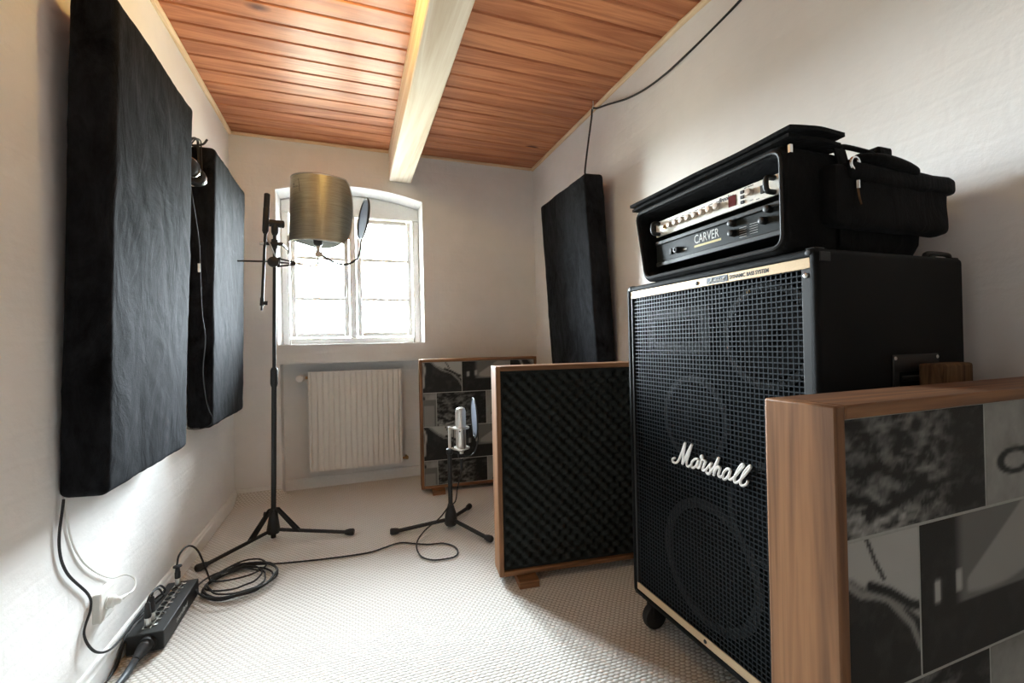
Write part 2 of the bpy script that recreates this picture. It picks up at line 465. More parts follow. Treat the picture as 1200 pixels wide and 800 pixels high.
struct(mk('wall_back', g, MAT['plaster_xz'], sm=False), 'whitewashed end wall with an arched window and a radiator niche')

# ceiling: boards on a dark deck
g = G(); g.box((XL - .12, YF - .12, ZP + .016), (1.63, YB + .2, ZP + .12))
ceil = struct(mk('ceiling', g, grainy('dark_ceiling_deck', (.06,.03,.02), .8, 50, .1), sm=False), 'red pine board ceiling')
PITCH = .1155
def plank_mesh(x0, x1):
    g = G(); w = PITCH; c = .007
    prof = [(-w/2+.0015, .016), (-w/2+.0015, c), (-w/2+.0015+c, 0), (w/2-.0015-c, 0), (w/2-.0015, c), (w/2-.0015, .016)]
    g.prism(prof, lambda u, v, s: (x0 if s == 0 else x1, u, v)); return g.mesh('plank')
BX0, BX1, BZ = .275, .432, 2.21
pm = [plank_mesh(XL, BX0 + .01), plank_mesh(BX1 - .01, 1.53)]
for me in pm: me.materials.append(MAT['plank']); 
y = 3.087 + 2.5 * PITCH - PITCH
rows = []
yy = 3.087 + 1.5 * PITCH
while yy > YF: rows.append(yy); yy -= PITCH
rows.insert(0, 3.087 + 2.5 * PITCH)
for yy in rows:
    for me in pm:
        o = bpy.data.objects.new('plank', me); COL.objects.link(o); o.parent = ceil; o.location = (0, yy, ZP)

def jitter_box(a, b, n, axis, amp, seed):
    g = G()
    def pt(u, ring):
        y = a[1] + u * (b[1] - a[1])
        cs = [(a[0], a[2]), (b[0], a[2]), (b[0], b[2]), (a[0], b[2])][ring]
        q = noise.noise_vector(Vector((ring * 3.1 + seed, y * 1.7, 0))) * amp
        return (cs[0] + q.x, y, cs[1] + (q.z if ring < 2 else 0))
    v = [pt(i / n, r_) for i in range(n + 1) for r_ in range(4)]
    f = [(i*4+r_, i*4+(r_+1) % 4, (i+1)*4+(r_+1) % 4, (i+1)*4+r_) for i in range(n) for r_ in range(4)]
    f += [(3,2,1,0), tuple(n*4+i for i in range(4))]
    return g.add(v, f)
o = mk('ceiling_beam', jitter_box((BX0, YF, BZ), (BX1, YB, ZP + .012), 40, 1, .004, 3), MAT['beam'], bevel=.006)
tag(o, 'thick pale pine beam running lengthwise under the ceiling boards', 'beam')

def strip(name, prof, path, mat, lab):
    """prof: (out, z) ; path(y)->x, out sign"""
    g = G(); m_ = len(prof); n = len(path)
    v = [(p[0] + sgn * q[0], p[1], q[1]) for p in path for sgn in [p[2]] for q in prof]
    f = [(i*m_+k_, i*m_+(k_+1) % m_, (i+1)*m_+(k_+1) % m_, (i+1)*m_+k_) for i in range(n-1) for k_ in range(m_)]
    f += [tuple(range(m_)), tuple((n-1)*m_+k_ for k_ in range(m_))[::-1]]
    g.add(v, f); return struct(mk(name, g, mat, bevel=.002), lab)
ys = [YF + i * (YB - YF) / 40 for i in range(41)]
tp = [(0, ZC), (.014, ZC), (.022, ZC + .008), (.022, ZP), (0, ZP)]
strip('trim_1', tp, [(XL, y_, 1) for y_ in ys], MAT['trim'], 'pale wooden ceiling trim on the side with the two black panels')
strip('trim_2', tp, [(xr(y_), y_, -1) for y_ in ys], MAT['trim'], 'pale wooden ceiling trim above the speaker cabinet')
g = G()
for (a, b) in ((XL + .02, BX0), (BX1, XR - .02)): g.box((a, YB - .018, ZC + .002), (b, YB, ZP))
struct(mk('trim_3', g, MAT['trimx'], bevel=.002), 'pale wooden ceiling trim above the window')
bp = [(0, 0), (.016, 0), (.016, .058), (.011, .064), (.011, .074), (.005, .082), (0, .082)]
strip('baseboard_left', bp, [(XL, y_, 1) for y_ in ys[:-1]] + [(XL, YB - .004, 1)], MAT['white_paint'], 'white painted skirting board behind the stage box')
strip('baseboard_right', bp, [(xr(y_), y_, -1) for y_ in ys[:-1]] + [(XR, YB - .004, -1)], MAT['white_paint'], 'white painted skirting board behind the speaker cabinet')
g = G(); g.box((XL + .016, YB - .012, 0), (NX0, YB, .085)); g.box((NX1, YB - .012, 0), (XR - .016, YB, .085)); g.box((NX0, YN - .014, 0), (NX1, YN, .075))
struct(mk('baseboard_back', g, MAT['white_paint'], bevel=.002), 'white painted skirting board under the radiator')

# window
win = struct(bpy.data.objects.new('window_1', None), 'overexposed arched casement window with white frame'); COL.objects.link(win)
win.location = (.019, 3.55, WZ0)
wo = win.location
def wp(name, g, mat, parent=None, bevel=.003): return mk(name, g, mat, parent or win, off=wo, bevel=bevel)
FY0, FY1 = 3.54, 3.61; HZ = 1.985; FW = .052
g = G()
g.box((WX0, FY0, WZ0), (WX0 + FW, FY1, HZ)); g.box((WX1 - FW, FY0, WZ0), (WX1, FY1, HZ)); g.box((WX0 + FW, FY0, WZ0), (WX1 - FW, FY1, WZ0 + .05))
g.prism([(WX0, HZ), (WX1, HZ)] + arch[::-1], lambda u, v, s: (u, FY0 if s == 0 else FY1, v))
g.box((-.012, FY0, WZ0 + .05), (.037, FY1, HZ))
wp('window_frame', g, MAT['white_paint'], None, .010)
for (x0, x1) in ((WX0 + FW, -.012), (.037, WX1 - FW)):
    g = G(); a, b, z0, z1 = x0 + .004, x1 - .004, WZ0 + .054, HZ - .004; s_ = .036; y0, y1 = 3.55, 3.592
    g.box((a, y0, z0), (a + s_, y1, z1)); g.box((b - s_, y0, z0), (b, y1, z1)); g.box((a + s_, y0, z0), (b - s_, y1, z0 + s_)); g.box((a + s_, y0, z1 - s_), (b - s_, y1, z1))
    sa = wp('sash', g, MAT['white_paint'], None, .012)
    for z in (1.665, 1.362):
        g = G(); g.box((a + s_, 3.56, z - .011), (b - s_, 3.585, z + .011)); wp('glazing_bar', g, MAT['white_paint'], sa)
    zs = [z0 + s_, 1.351, 1.373, 1.654, 1.676, z1 - s_]
    for i in range(3):
        g = G(); g.box((a + s_, 3.570, zs[2*i]), (b - s_, 3.574, zs[2*i+1])); wp('pane', g, MAT['glass'], sa, 0)
    hx = b - .03 if x0 < 0 else a + .03
    g = G(); g.cyl((hx, 3.55, 1.45), (hx, 3.515, 1.45), .008); g.box((hx - .008, 3.510, 1.37), (hx + .008, 3.522, 1.46)); wp('casement_handle', g, MAT['white_paint'], sa)
g = G(); g.box((WX0, YB + .005, WZ0 - .012), (WX1, FY0, WZ0 + .002)); wp('window_sill', g, MAT['white_paint'])

# ================================================================== RADIATOR
RX0, RX1, RZ0, RZ1 = -.297, .335, .135, .825
t = Thing('radiator', 'cream ribbed panel radiator hanging in the niche under the window', 'radiator', (.02, YN - .06, 0))
g = G(); NR = 17
def radf(u, v):
    x = RX0 + u * (RX1 - RX0); z = RZ0 + v * (RZ1 - RZ0)
    e = min(1, min(v, 1 - v) * 26) * min(1, min(u, 1 - u) * 40)
    ph = (u * NR) % 1.0
    d = max(0, 1 - abs(ph - .5) / .20) ; d = d * d * (3 - 2 * d)
    return (x, 3.362 + .009 * d * e, z)
g.grid(NR * 12, 16, radf)
t.part('front_panel', g, MAT['radiator'], ang=60)
g = G(); g.box((RX0, 3.363, RZ0), (RX0 + .004, 3.43, RZ1 + .004)); g.box((RX1 - .004, 3.363, RZ0), (RX1, 3.43, RZ1 + .004)); g.box((RX0, 3.376, RZ0), (RX1, 3.38, RZ1)); g.box((RX0, 3.42, RZ0), (RX1, 3.43, RZ1))
g.box((RX0, 3.3625, RZ0 - .002), (RX1, 3.43, RZ0 + .008))
t.part('side_casing', g, MAT['radiator'])
g = G(); g.box((RX0, 3.3622, RZ1), (RX1, 3.368, RZ1 + .006)); g.box((RX0, 3.424, RZ1), (RX1, 3.43, RZ1 + .006))
for i in range(40): g.box((RX0 + .012 + i * .0155, 3.368, RZ1), (RX0 + .017 + i * .0155, 3.424, RZ1 + .004))
t.part('top_grille', g, MAT['radiator'])
for x in (-.2, .24):
    g = G(); g.box((x, 3.43, .25), (x + .03, YN - .0005, .72)); t.part('wall_bracket', g, MAT['radiator'])
g = G(); g.cyl((RX0, 3.40, .79), (-.35, 3.40, .79), .010); g.cyl((-.338, 3.40, .79), (-.338, YN, .79), .009); v_ = t.part('valve', g, MAT['brass'])
g = G(); g.lathe([(.012, -.004), (.024, 0), (.026, .03), (.026, .055), (.022, .062), (.010, .063)], (-.338, 3.395, .79), (-.12, -1, 0), 20)
t.part('thermostat_knob', g, MAT['plastic_white'], parent=v_)
g = G(); g.cyl((RX1, 3.40, .160), (.358, 3.40, .160), .009); g.lathe([(.010, 0), (.015, .004), (.015, .018), (.011, .022)], (.358, 3.40, .160), (1, 0, 0), 6); g.cyl((.37, 3.40, .16), (.37, YN, .16), .008)
t.part('lower_valve', g, MAT['brass'])

# ================================================================== FABRIC WALL PANELS
def rbox(w_, d_, h_, r_, nw, nd, nh, seed, amp):
    """fabric-wrapped slab, local x 0..d (out), y 0..w, z 0..h"""
    S = (d_, w_, h_); n_ = (nd, nw, nh); g = G()
    def put(p, nrm):
        q = Vector(p); c_ = Vector([min(max(q[i], r_), S[i] - r_) for i in range(3)])
        dv = q - c_
        if dv.length > 1e-6: q = c_ + dv.normalized() * r_ ; nn = dv.normalized()
        else: nn = Vector(nrm)
        s1 = noise.noise(Vector((q.x * 3, q.y * 5 + seed, q.z * 2.2))) * 1.0
        s2 = noise.noise(Vector((q.x * 6 + 9, (q.y + q.z * .35) * 16 + seed, (q.z - q.y * .3) * 5)))
        s3 = noise.noise(Vector((q.x * 20, q.y * 9 - seed, q.z * 34)))
        s4 = noise.noise(Vector((q.x * 3, (q.y * .8 + q.z) * 7 + seed, (q.z - q.y) * 2.0)))
        k_ = amp * (s1 * .9 + abs(s2) * .8 + s3 * .16 + (1 - abs(s4)) ** 5 * .9 * max(0, s1 + .25))
        if q.x < .004: k_ = 0
        return q + nn * k_
    def face(ax, side):
        a, b = [i for i in range(3) if i != ax]
        # denser lines near the rounded edges
        def line(i):
            L = S[i]; inner = [r_ + (L - 2 * r_) * k_ / n_[i] for k_ in range(n_[i] + 1)]
            return [0, r_ * .35, r_ * .7] + inner + [L - r_ * .7, L - r_ * .35, L]
        la, lb = line(a), line(b); v = []
        nrm = [0, 0, 0]; nrm[ax] = 1 if side else -1
        for y_ in lb:
            for x_ in la:
                p = [0, 0, 0]; p[ax] = S[ax] if side else 0; p[a] = x_; p[b] = y_; v.append(put(p, nrm))
        na = len(la); f = [(j*na+i, j*na+i+1, (j+1)*na+i+1, (j+1)*na+i) for j in range(len(lb)-1) for i in range(na-1)]
        g.add(v, f)
    for ax in range(3):
        for sd in (0, 1): face(ax, sd)
    me = bpy.data.meshes.new('cloth_cover'); me.from_pydata(g.v, [], g.f)
    bm = bmesh.new(); bm.from_mesh(me); bmesh.ops.remove_doubles(bm, verts=bm.verts, dist=1e-5); bmesh.ops.recalc_face_normals(bm, faces=bm.faces); bm.to_mesh(me); bm.free()
    return me
def wall_panel(base, rot, w_, h_, d_, seed, label, strap=True):
    t = Thing('acoustic_panel', label, 'acoustic panel', base, rot, world=False, group='cloth covered acoustic panels on the walls')
    me = rbox(w_, d_, h_, .020, 44, 6, 96, seed, .0042); t.part('cloth_cover', me, MAT['fabric'], ang=180)
    for yy in (.12, w_ - .12):
        g = G(); g.box((-.012, yy - .02, h_ - .14), (.002, yy + .02, h_ - .06)); t.part('hanging_bracket', g, MAT['black_metal'])
    return t
wall_panel((XL + .002, 1.50, .615), (0, R(1.75), 0), .625, 1.375, .105, 1.0, 'black suede acoustic panel with cables dropping from its lower edge')
wall_panel((XL + .002, 2.465, .632), (0, R(1.4), 0), .64, 1.34, .102, 7.0, 'black suede acoustic panel between the headphones and the window wall')
# right wall: mirrored (rotated half a turn), leaning out at the top
wall_panel((XR - .003, 2.765, .60), (0, R(3.3), R(180)), .62, 1.345, .12, 13.0, 'black cloth acoustic panel hung from a cord beside the speaker cabinet')

# ================================================================== GOBOS (photo / foam screens)
def fbm(x, y, o=5):
    return noise.fractal(Vector((x, y, 3.3)), .55, 2.1, o)
def seg(px, py, pts):
    best = 9
    for (ax, ay), (bx, by) in zip(pts[:-1], pts[1:]):
        dx, dy = bx - ax, by - ay; tt = max(0, min(1, ((px-ax)*dx + (py-ay)*dy) / (dx*dx + dy*dy)))
        best = min(best, math.hypot(px - ax - tt*dx, py - ay - tt*dy))
    return best
def ss(a, b, x):
    t_ = max(0, min(1, (x - a) / (b - a))); return t_ * t_ * (3 - 2 * t_)
def pic(kind, u, v):
    n_ = fbm(u * 6, v * 4)
    if kind == 'A':      # bare branches against a pale sky
        c = .025 + .02 * max(0, n_)
        edge = np.interp(u, [0, .30, .45, .6, .78, 1], [1.2, 1.1, .86, .72, .60, .40])
        c += (.36 - c) * ss(-.03, .03, v - edge + .02 * n_)
        d = seg(u*1.5, v, [(.50,1.0),(.72,.80),(.92,.66),(1.08,.62),(1.18,.58),(1.42,.36),(1.5,.2)])
        c += (.20 - c) * ss(.035, .015, d)
        d = seg(u*1.5, v, [(1.0,.70),(1.2,.62),(1.4,.50),(1.5,.47)]); c += (.02 - c) * ss(.045, .02, d)
        d = seg(u*1.5, v, [(.98,1.0),(1.06,.84),(1.14,.72)]); c += (.04 - c) * ss(.022, .010, d)
        d = seg(u*1.5, v, [(.24,1.0),(.36,.86),(.39,.7),(.36,.45),(.34,.16)]); c += (.33 - c) * ss(.045, .022, d)
        return c
    if kind == 'B':      # dark tower beside a pale hillside
        c = .022 + .012 * max(0, n_)
        if v > .38:
            g_ = .13 * ss(.22, .34, u); c = max(c, g_)
            hill = ss(-.02, .02, (.55 + (u - .36) * .95) - v) * ss(.33, .37, u) * ss(-.02, .02, v - (.42 + .10 * ((u - .55) / .4) ** 2))
            c += (.26 - c) * hill
        for (a, b) in ((.12, .52), (.285, .55)):
            c += (.34 - c) * ss(.03, .015, abs(u - a)) * ss(.09, .06, abs(v - b))
        return c
    if kind == 'C':      # jug with a handle by a pale wall
        c = .24 + .05 * n_ - .05 * ss(.9, 1.0, v)
        d = abs(math.hypot((u - .26) / 1.6, (v - .30)) - .085); c += (.02 - c) * ss(.03, .012, d)
        c += (.03 - c) * ss(.50, .52, u) * ss(.72, .70, u) * ss(.72, .68, v)
        d = abs(math.hypot((u - .66) * 1.3, (v - .80)) - .13); c += (.02 - c) * ss(.045, .02, d) * ss(.56, .6, u)
        c += (.13 - c) * ss(.72, .73, u) * ss(.80, .79, v); c += (.22 - c) * ss(.74, .76, u) * ss(.97, .95, u) * ss(.64, .62, v)
        return max(c, .015)
    n2 = fbm(u * 7 + v * 3 + 5, v * 10 - u * 2, 6)                # D: rocky stream bank
    c = .065 + .12 * n2 + .05 * n_
    c += .16 * ss(.35, .05, v) * ss(.7, .3, u) * (.5 + n2)
    d = seg(u*1.5, v, [(0,.26),(.2,.22),(.35,.13),(.6,.2),(.8,.3)]); c += (.015 - c) * ss(.05, .015, d)
    d = math.hypot((u - .48) * 1.4, v - .67); c += (.012 - c) * ss(.07, .03, d)
    c *= 1 - .75 * ss(.66, .78, u + .06 * n_)
    return max(.014, min(.32, c))

def print_mesh(kind, u0, u1, v0, v1, W_, H_, res):
    nu = max(4, int(W_ / res)); nv = max(4, int(H_ / res))
    me = bpy.data.meshes.new('photo_print'); V = []; F = []; C = []
    for j in range(nv + 1):
        for i in range(nu + 1):
            a, b = i / nu, j / nv; V.append((a * W_, 0, b * H_)); C.append(pic(kind, u0 + a * (u1 - u0), v0 + b * (v1 - v0)))
    for j in range(nv):
        for i in range(nu):
            a = j*(nu+1)+i; F.append((a, a+1, a+nu+2, a+nu+1))
    b0 = len(V)   # thin card edge
    V += [(0, .002, 0), (W_, .002, 0), (W_, .002, H_), (0, .002, H_)]; C += [.1] * 4
    F += [(b0+3, b0+2, b0+1, b0), (0, b0, b0+1, nu), (nu, b0+1, b0+2, (nu+1)*(nv+1)-1), ((nu+1)*nv, (nu+1)*(nv+1)-1, b0+2, b0+3), (0, (nu+1)*nv, b0+3, b0)]
    me.from_pydata(V, [], F); ca = me.color_attributes.new('picture', 'FLOAT_COLOR', 'POINT')
    for i, c in enumerate(C): c = max(.008, c * 1.15 - .014); ca.data[i].color = (c * 1.02, c, c * .93, 1)
    me.materials.append(MAT['photo']); me.update(); return me

GW, GH, GT, GZ, GB = .81, .875, .11, .03, .02
def gobo(base, rz, label, front, rows=None, res=.006, w_=GW):
    t = Thing('gobo_screen', label, 'acoustic screen', base, (0, 0, rz), world=False, group='wood framed gobo screens on the carpet')
    z0, z1 = GZ, GZ + GH
    for x in (0, w_ - GB):
        g = G(); g.box((x, 0, z0), (x + GB, GT, z1)); t.part('frame_upright', g, MAT['gobo_z'], bevel=.003)
    g = G(); g.box((GB, 0, z1 - GB), (w_ - GB, GT, z1)); t.part('frame_rail', g, MAT['gobo_x'], bevel=.003)
    g = G(); g.box((GB, 0, z0), (w_ - GB, GT, z0 + GB)); t.part('frame_rail', g, MAT['gobo_x'], bevel=.003)
    for x in (.07, w_ - .155):
        g = G(); g.box((x, -.055, 0), (x + .085, GT + .055, GZ)); t.part('foot', g, MAT['gobo_x'], bevel=.003)
    g = G(); g.box((GB, .030, z0 + GB), (w_ - GB, GT - .012, z1 - GB)); t.part('core_board', g, MAT['baffle'])
    if front == 'foam':
        iw, ih = w_ - 2 * GB, GH - 2 * GB
        def ff(u, v):
            x, z = u * iw, v * ih; e = min(1, min(u, 1-u, v, 1-v) * 40)
            q = math.cos(2 * math.pi * x / .052) * math.cos(2 * math.pi * z / .052)
            return (GB + x, .016 - .016 * q * e, z0 + GB + z)
        g = G(); g.grid(110, 120, ff); t.part('acoustic_foam', g, MAT['foam'], ang=180, label='charcoal egg-crate foam sheet')
    else:
        g = G(); g.box((GB, .009, z0 + GB), (w_ - GB, .030, z1 - GB)); t.part('backing_board', g, MAT['paper_grey'])
        for (za, zb, v0, v1, cells) in rows:
            for (xa, xb, kind, u0, u1) in cells:
                me = print_mesh(kind, u0, u1, v0, v1, xb - xa - .005, zb - za - .005, res)
                o = bpy.data.objects.new('photo_print', me); COL.objects.link(o); o.parent = t.e; o.location = (xa + .0025, .0085, za + .0025)
    return t
TWd, THt = .345, .23
def layout(w_, ztops, types, offs):
    """rows of prints; offs: local x where a tile of kind[0] starts"""
    rows = []; x0, x1 = GB, w_ - GB
    for (za, zb, full_bottom), ty, of in zip(ztops, types, offs):
        ks = 'AB' if ty == 1 else 'DC'
        cells = []; i = -2
        while True:
            xa = of + i * TWd; xb = xa + TWd; kd = ks[i % 2]
            if xa > x1: break
            a, b = max(xa, x0), min(xb, x1)
            if b - a > .012: cells.append((a, b, kd, (a - xa) / TWd, (b - xa) / TWd))
            i += 1
        rows.append((za, zb, (za - full_bottom) / THt, (zb - full_bottom) / THt, cells))
    return rows
# near screen beside the cabinet (front photo side towards the room's near end)
FX, FY = .614, .414
zz = GZ + GH - GB
rows = layout(GW, [(.712, zz, .712), (.482, .712, .482), (.252, .482, .252), (.05, .252, .022)], [2, 1, 2, 1], [.630 - FX + .008, .803 - FX - TWd, .630 - FX + .008, .803 - FX - TWd])
gobo((FX, FY, 0), 0, 'wood framed screen with black and white photos in front of the speaker cabinet', 'photo', rows, .0045)
# middle screen with foam
gobo((.556, 1.745, 0), R(-7), 'wood framed screen with dark egg-crate foam next to the speaker cabinet', 'foam')
# far screen below the window wall
BXo, BYo = .418, 3.0
rows = layout(.83, [(.676, zz, .676), (.446, .676, .446), (.217, .446, .217), (.05, .217, -.013)], [1, 2, 1, 2], [.706 - BXo - TWd, .529 - BXo, .706 - BXo - TWd, .529 - BXo])
gobo((BXo, BYo, 0), R(-5), 'wood framed screen with black and white photos next to the radiator', 'photo', rows, .008, .83)

# ================================================================== SPEAKER CABINET
CX, CY0, CY1, CZ0, CZ1, CXB = .922, .651, 1.337, .112, 1.190, 1.444
t = Thing('bass_speaker_cabinet', 'tall black bass speaker cabinet with wire grille and white script logo', 'speaker', ((CX + CXB) / 2, (CY0 + CY1) / 2, 0))
CAB = t
g = G(); wl = .018
g.box((CX, CY0, CZ0), (CXB, CY0 + wl, CZ1)); g.box((CX, CY1 - wl, CZ0), (CXB, CY1, CZ1))
g.box((CX, CY0 + wl, CZ1 - wl), (CXB, CY1 - wl, CZ1)); g.box((CX, CY0 + wl, CZ0), (CXB, CY1 - wl, CZ0 + wl)); g.box((CXB - wl, CY0 + wl, CZ0 + wl), (CXB, CY1 - wl, CZ1 - wl))
# outer rounded skin: hollow box
g = G()
def ringbox(g, x, a, r_=.012):
    y0, y1, z0, z1 = a; pts = []
    for (cy, cz, s0) in ((y1 - r_, z1 - r_, 0), (y0 + r_, z1 - r_, 90), (y0 + r_, z0 + r_, 180), (y1 - r_, z0 + r_, 270)):
        for i in range(5):
            an = R(s0 + i * 22.5); pts.append((x, cy + r_ * math.cos(an), cz + r_ * math.sin(an)))
    return pts
loops = [ringbox(g, CX + .045, (CY0 + wl, CY1 - wl, CZ0 + wl, CZ1 - wl), .002), ringbox(g, CX + .003, (CY0 + wl, CY1 - wl, CZ0 + wl, CZ1 - wl), .002),
         ringbox(g, CX, (CY0 + wl - .003, CY1 - wl + .003, CZ0 + wl - .003, CZ1 - wl + .003), .004),
         ringbox(g, CX, (CY0 + .008, CY1 - .008, CZ0 + .008, CZ1 - .008), .010), ringbox(g, CX + .003, (CY0 + .002, CY1 - .002, CZ0 + .002, CZ1 - .002), .013),
         ringbox(g, CX + .010, (CY0, CY1, CZ0, CZ1), .014), ringbox(g, CXB - .010, (CY0, CY1, CZ0, CZ1), .014), ringbox(g, CXB, (CY0 + .009, CY1 - .009, CZ0 + .009, CZ1 - .009), .010)]
v = [p for l in loops for p in l]; m_ = 20
f = [(i*m_+k_, i*m_+(k_+1) % m_, (i+1)*m_+(k_+1) % m_, (i+1)*m_+k_) for i in range(len(loops)-1) for k_ in range(m_)]
f += [tuple(range(m_)), tuple((len(loops)-1)*m_ + k_ for k_ in range(m_))]
g.add(v, f); t.part('cabinet_shell', g, MAT['tolex'], ang=50)
gy0, gy1, gz0, gz1 = CY0 + wl, CY1 - wl, CZ0 + wl, CZ1 - wl
# baffle
g = G(); g.box((CX + .0445, gy0 + .001, gz0 + .001), (CX + .052, gy1 - .001, gz1 - .001)); baf = t.part('baffle', g, MAT['baffle'])
def speaker(y_, z_, r_):
    x0 = CX + .044
    g = G(); g.lathe([(r_*1.0, 0), (r_*1.0, .006), (r_*.86, .008), (r_*.84, -.001), (r_*1.0, -.0005)], (x0, y_, z_), (-1, 0, 0), 36)
    sp = t.part('speaker_driver', g, MAT['cone_edge'])
    g = G(); g.lathe([(r_*.845, .0015), (r_*.80, .007), (r_*.74, .003), (r_*.5, .0025), (r_*.36, .0015), (r_*.30, .002), (r_*.2, .010), (r_*.05, .014)], (x0, y_, z_), (-1, 0, 0), 36)
    t.part('cone', g, MAT['cone'], parent=sp)
    for i in range(8):
        an = R(22.5 + 45 * i); g = G(); g.cyl((x0 - .006, y_ + r_*.93*math.cos(an), z_ + r_*.93*math.sin(an)), (x0 - .010, y_ + r_*.93*math.cos(an), z_ + r_*.93*math.sin(an)), .005, n=8)
        t.part('bolt', g, MAT['brass'] if (i == 1 and z_ > 1) else MAT['black_metal'], parent=sp)
speaker(.808, 1.005, .133); speaker(1.065, .76, .133); speaker(.808, .555, .133); speaker(1.02, .345, .185)
# recessed horn plate in the upper far corner
g = G(); g.box((CX + .036, .99, .955), (CX + .0445, 1.27, 1.10)); hp = t.part('horn_plate', g, MAT['cone_edge'], bevel=.004)
g = G(); g.box((CX + .034, 1.03, .995), (CX + .0362, 1.23, 1.065)); t.part('horn_mouth', g, MAT['baffle'], parent=hp)
# grille
SZ = .024
cell = .0128; g = G(); wy0, wy1, wz0, wz1 = gy0 + .010, gy1 - .004, gz0 + SZ, gz1 - SZ
n1_ = int((wy1 - wy0) / cell); n2_ = int((wz1 - wz0) / cell); rr = .0013
for i in range(n1_ + 1):
    y_ = wy0 + i * (wy1 - wy0) / n1_; g.box((CX + .010, y_ - rr, wz0), (CX + .0122, y_ + rr, wz1))
for i in range(n2_ + 1):
    z_ = wz0 + i * (wz1 - wz0) / n2_; g.box((CX + .0078, wy0, z_ - rr), (CX + .010, wy1, z_ + rr))
o = t.part('grille', g, MAT['grille'], sm=False, label='black square wire mesh'); o['kind'] = 'stuff'
for (a, b) in ((gz0, gz0 + SZ), (gz1 - SZ, gz1)):
    g = G(); g.box((CX + .004, gy0 + .001, a), (CX + .0075, gy1 - .001, b)); st = t.part('gold_trim_strip', g, MAT['gold_strip'], bevel=.001)
    g = G(); g.lathe([(.0055, 0), (.005, .002), (.002, .0028)], (CX + .004, 1.0, (a + b) / 2), (-1, 0, 0), 12); t.part('screw', g, MAT['black_metal'], parent=st)
    if b == gz1: top_strip = st; stz = (a + b) / 2
for (a, b) in ((gy0, gy0 + .020), (gy1 - .010, gy1)):
    g = G(); g.box((CX + .0035, a, gz0 + SZ), (CX + .014, b, gz1 - SZ)); t.part('grille_edge', g, MAT['black_metal'], bevel=.001)
for z_ in (gz1 - SZ - .015, gz0 + SZ + .015):
    g = G(); g.lathe([(.006, 0), (.005, .002), (.002, .0028)], (CX + .0035, gy0 + .010, z_), (-1, 0, 0), 12); t.part('screw', g, MAT['steel'])
for (y_, z_) in ((CY0 + .02, CZ1 - .009), (CY1 - .02, CZ1 - .009), (CY0 + .02, CZ0 + .009), (CY1 - .02, CZ0 + .009)):
    g = G(); g.lathe([(.007, -.002), (.006, .0015), (.002, .0022)], (CX + .0005, y_, z_), (-1, 0, 0), 12); t.part('screw', g, MAT['black_metal'])
# corner protectors
for y_ in (CY0, CY1):
    for z_ in (CZ0, CZ1):
        g = G(); sy = 1 if y_ == CY0 else -1; sz = 1 if z_ == CZ0 else -1
        a = (CX - .0025, min(y_ - sy*.0025, y_ + sy*.030), min(z_ - sz*.0025, z_ + sz*.030)); b = (CX + .04, max(y_ - sy*.0025, y_ + sy*.030), max(z_ - sz*.0025, z_ + sz*.030))
        def cpt(th):   # three thin plates hugging the corner
            g.box((CX - .0025, a[1], a[2]), (CX + .0005, b[1], b[2]))
        yb = (y_ - sy*.0025, y_ + sy*.0005); zb = (z_ - sz*.0025, z_ + sz*.0005)
        g.box((CX + .006, min(yb), a[2] + (.012 if sz > 0 else 0)), (CX + .038, max(yb), b[2] - (.012 if sz < 0 else 0)))
        g.box((CX + .006, a[1] + (.012 if sy > 0 else 0), min(zb)), (CX + .038, b[1] - (.012 if sy < 0 else 0), max(zb)))
        t.part('corner_cap', g, MAT['black_plastic'], bevel=.002)
# side handle recess and top rear strap
g = G(); g.box((1.155, CY0 - .004, .80), (1.325, CY0 + .0005, .955)); h_ = t.part('side_handle', g, MAT['black_plastic'], bevel=.003)
g = G(); g.box((1.175, CY0 - .0046, .82), (1.305, CY0 - .0036, .915)); t.part('handle_cup', g, MAT['baffle'], parent=h_)
g = G(); g.tube(crom([(1.18, CY0 - .003, .90), (1.19, CY0 - .006, .90), (1.24, CY0 - .007, .90), (1.29, CY0 - .006, .90), (1.30, CY0 - .003, .90)]), .007, 8); t.part('handle_bar', g, MAT['black_plastic'], parent=h_)
for (x_, z_) in ((1.162, .947), (1.318, .947), (1.162, .808), (1.318, .808)):
    g = G(); g.lathe([(.0045, 0), (.004, .0015), (.001, .002)], (x_, CY0 - .0038, z_), (0, -1, 0), 10); t.part('screw', g, MAT['steel'], parent=h_)
g = G(); g.tube(crom([(1.345, CY0 + .03, CZ1 + .002), (1.355, CY0 + .03, CZ1 + .012), (1.40, CY0 + .03, CZ1 + .014), (1.440, CY0 + .03, CZ1 + .012), (1.448, CY0 + .03, CZ1 + .002)]), .006, 8)
t.part('strap_handle', g, MAT['black_rubber'])
for xs in (1.336, 1.430):
    g = G(); g.box((xs, CY0 + .015, CZ1 - .001), (xs + .024, CY0 + .045, CZ1 + .003)); t.part('strap_plate', g, MAT['black_metal'])
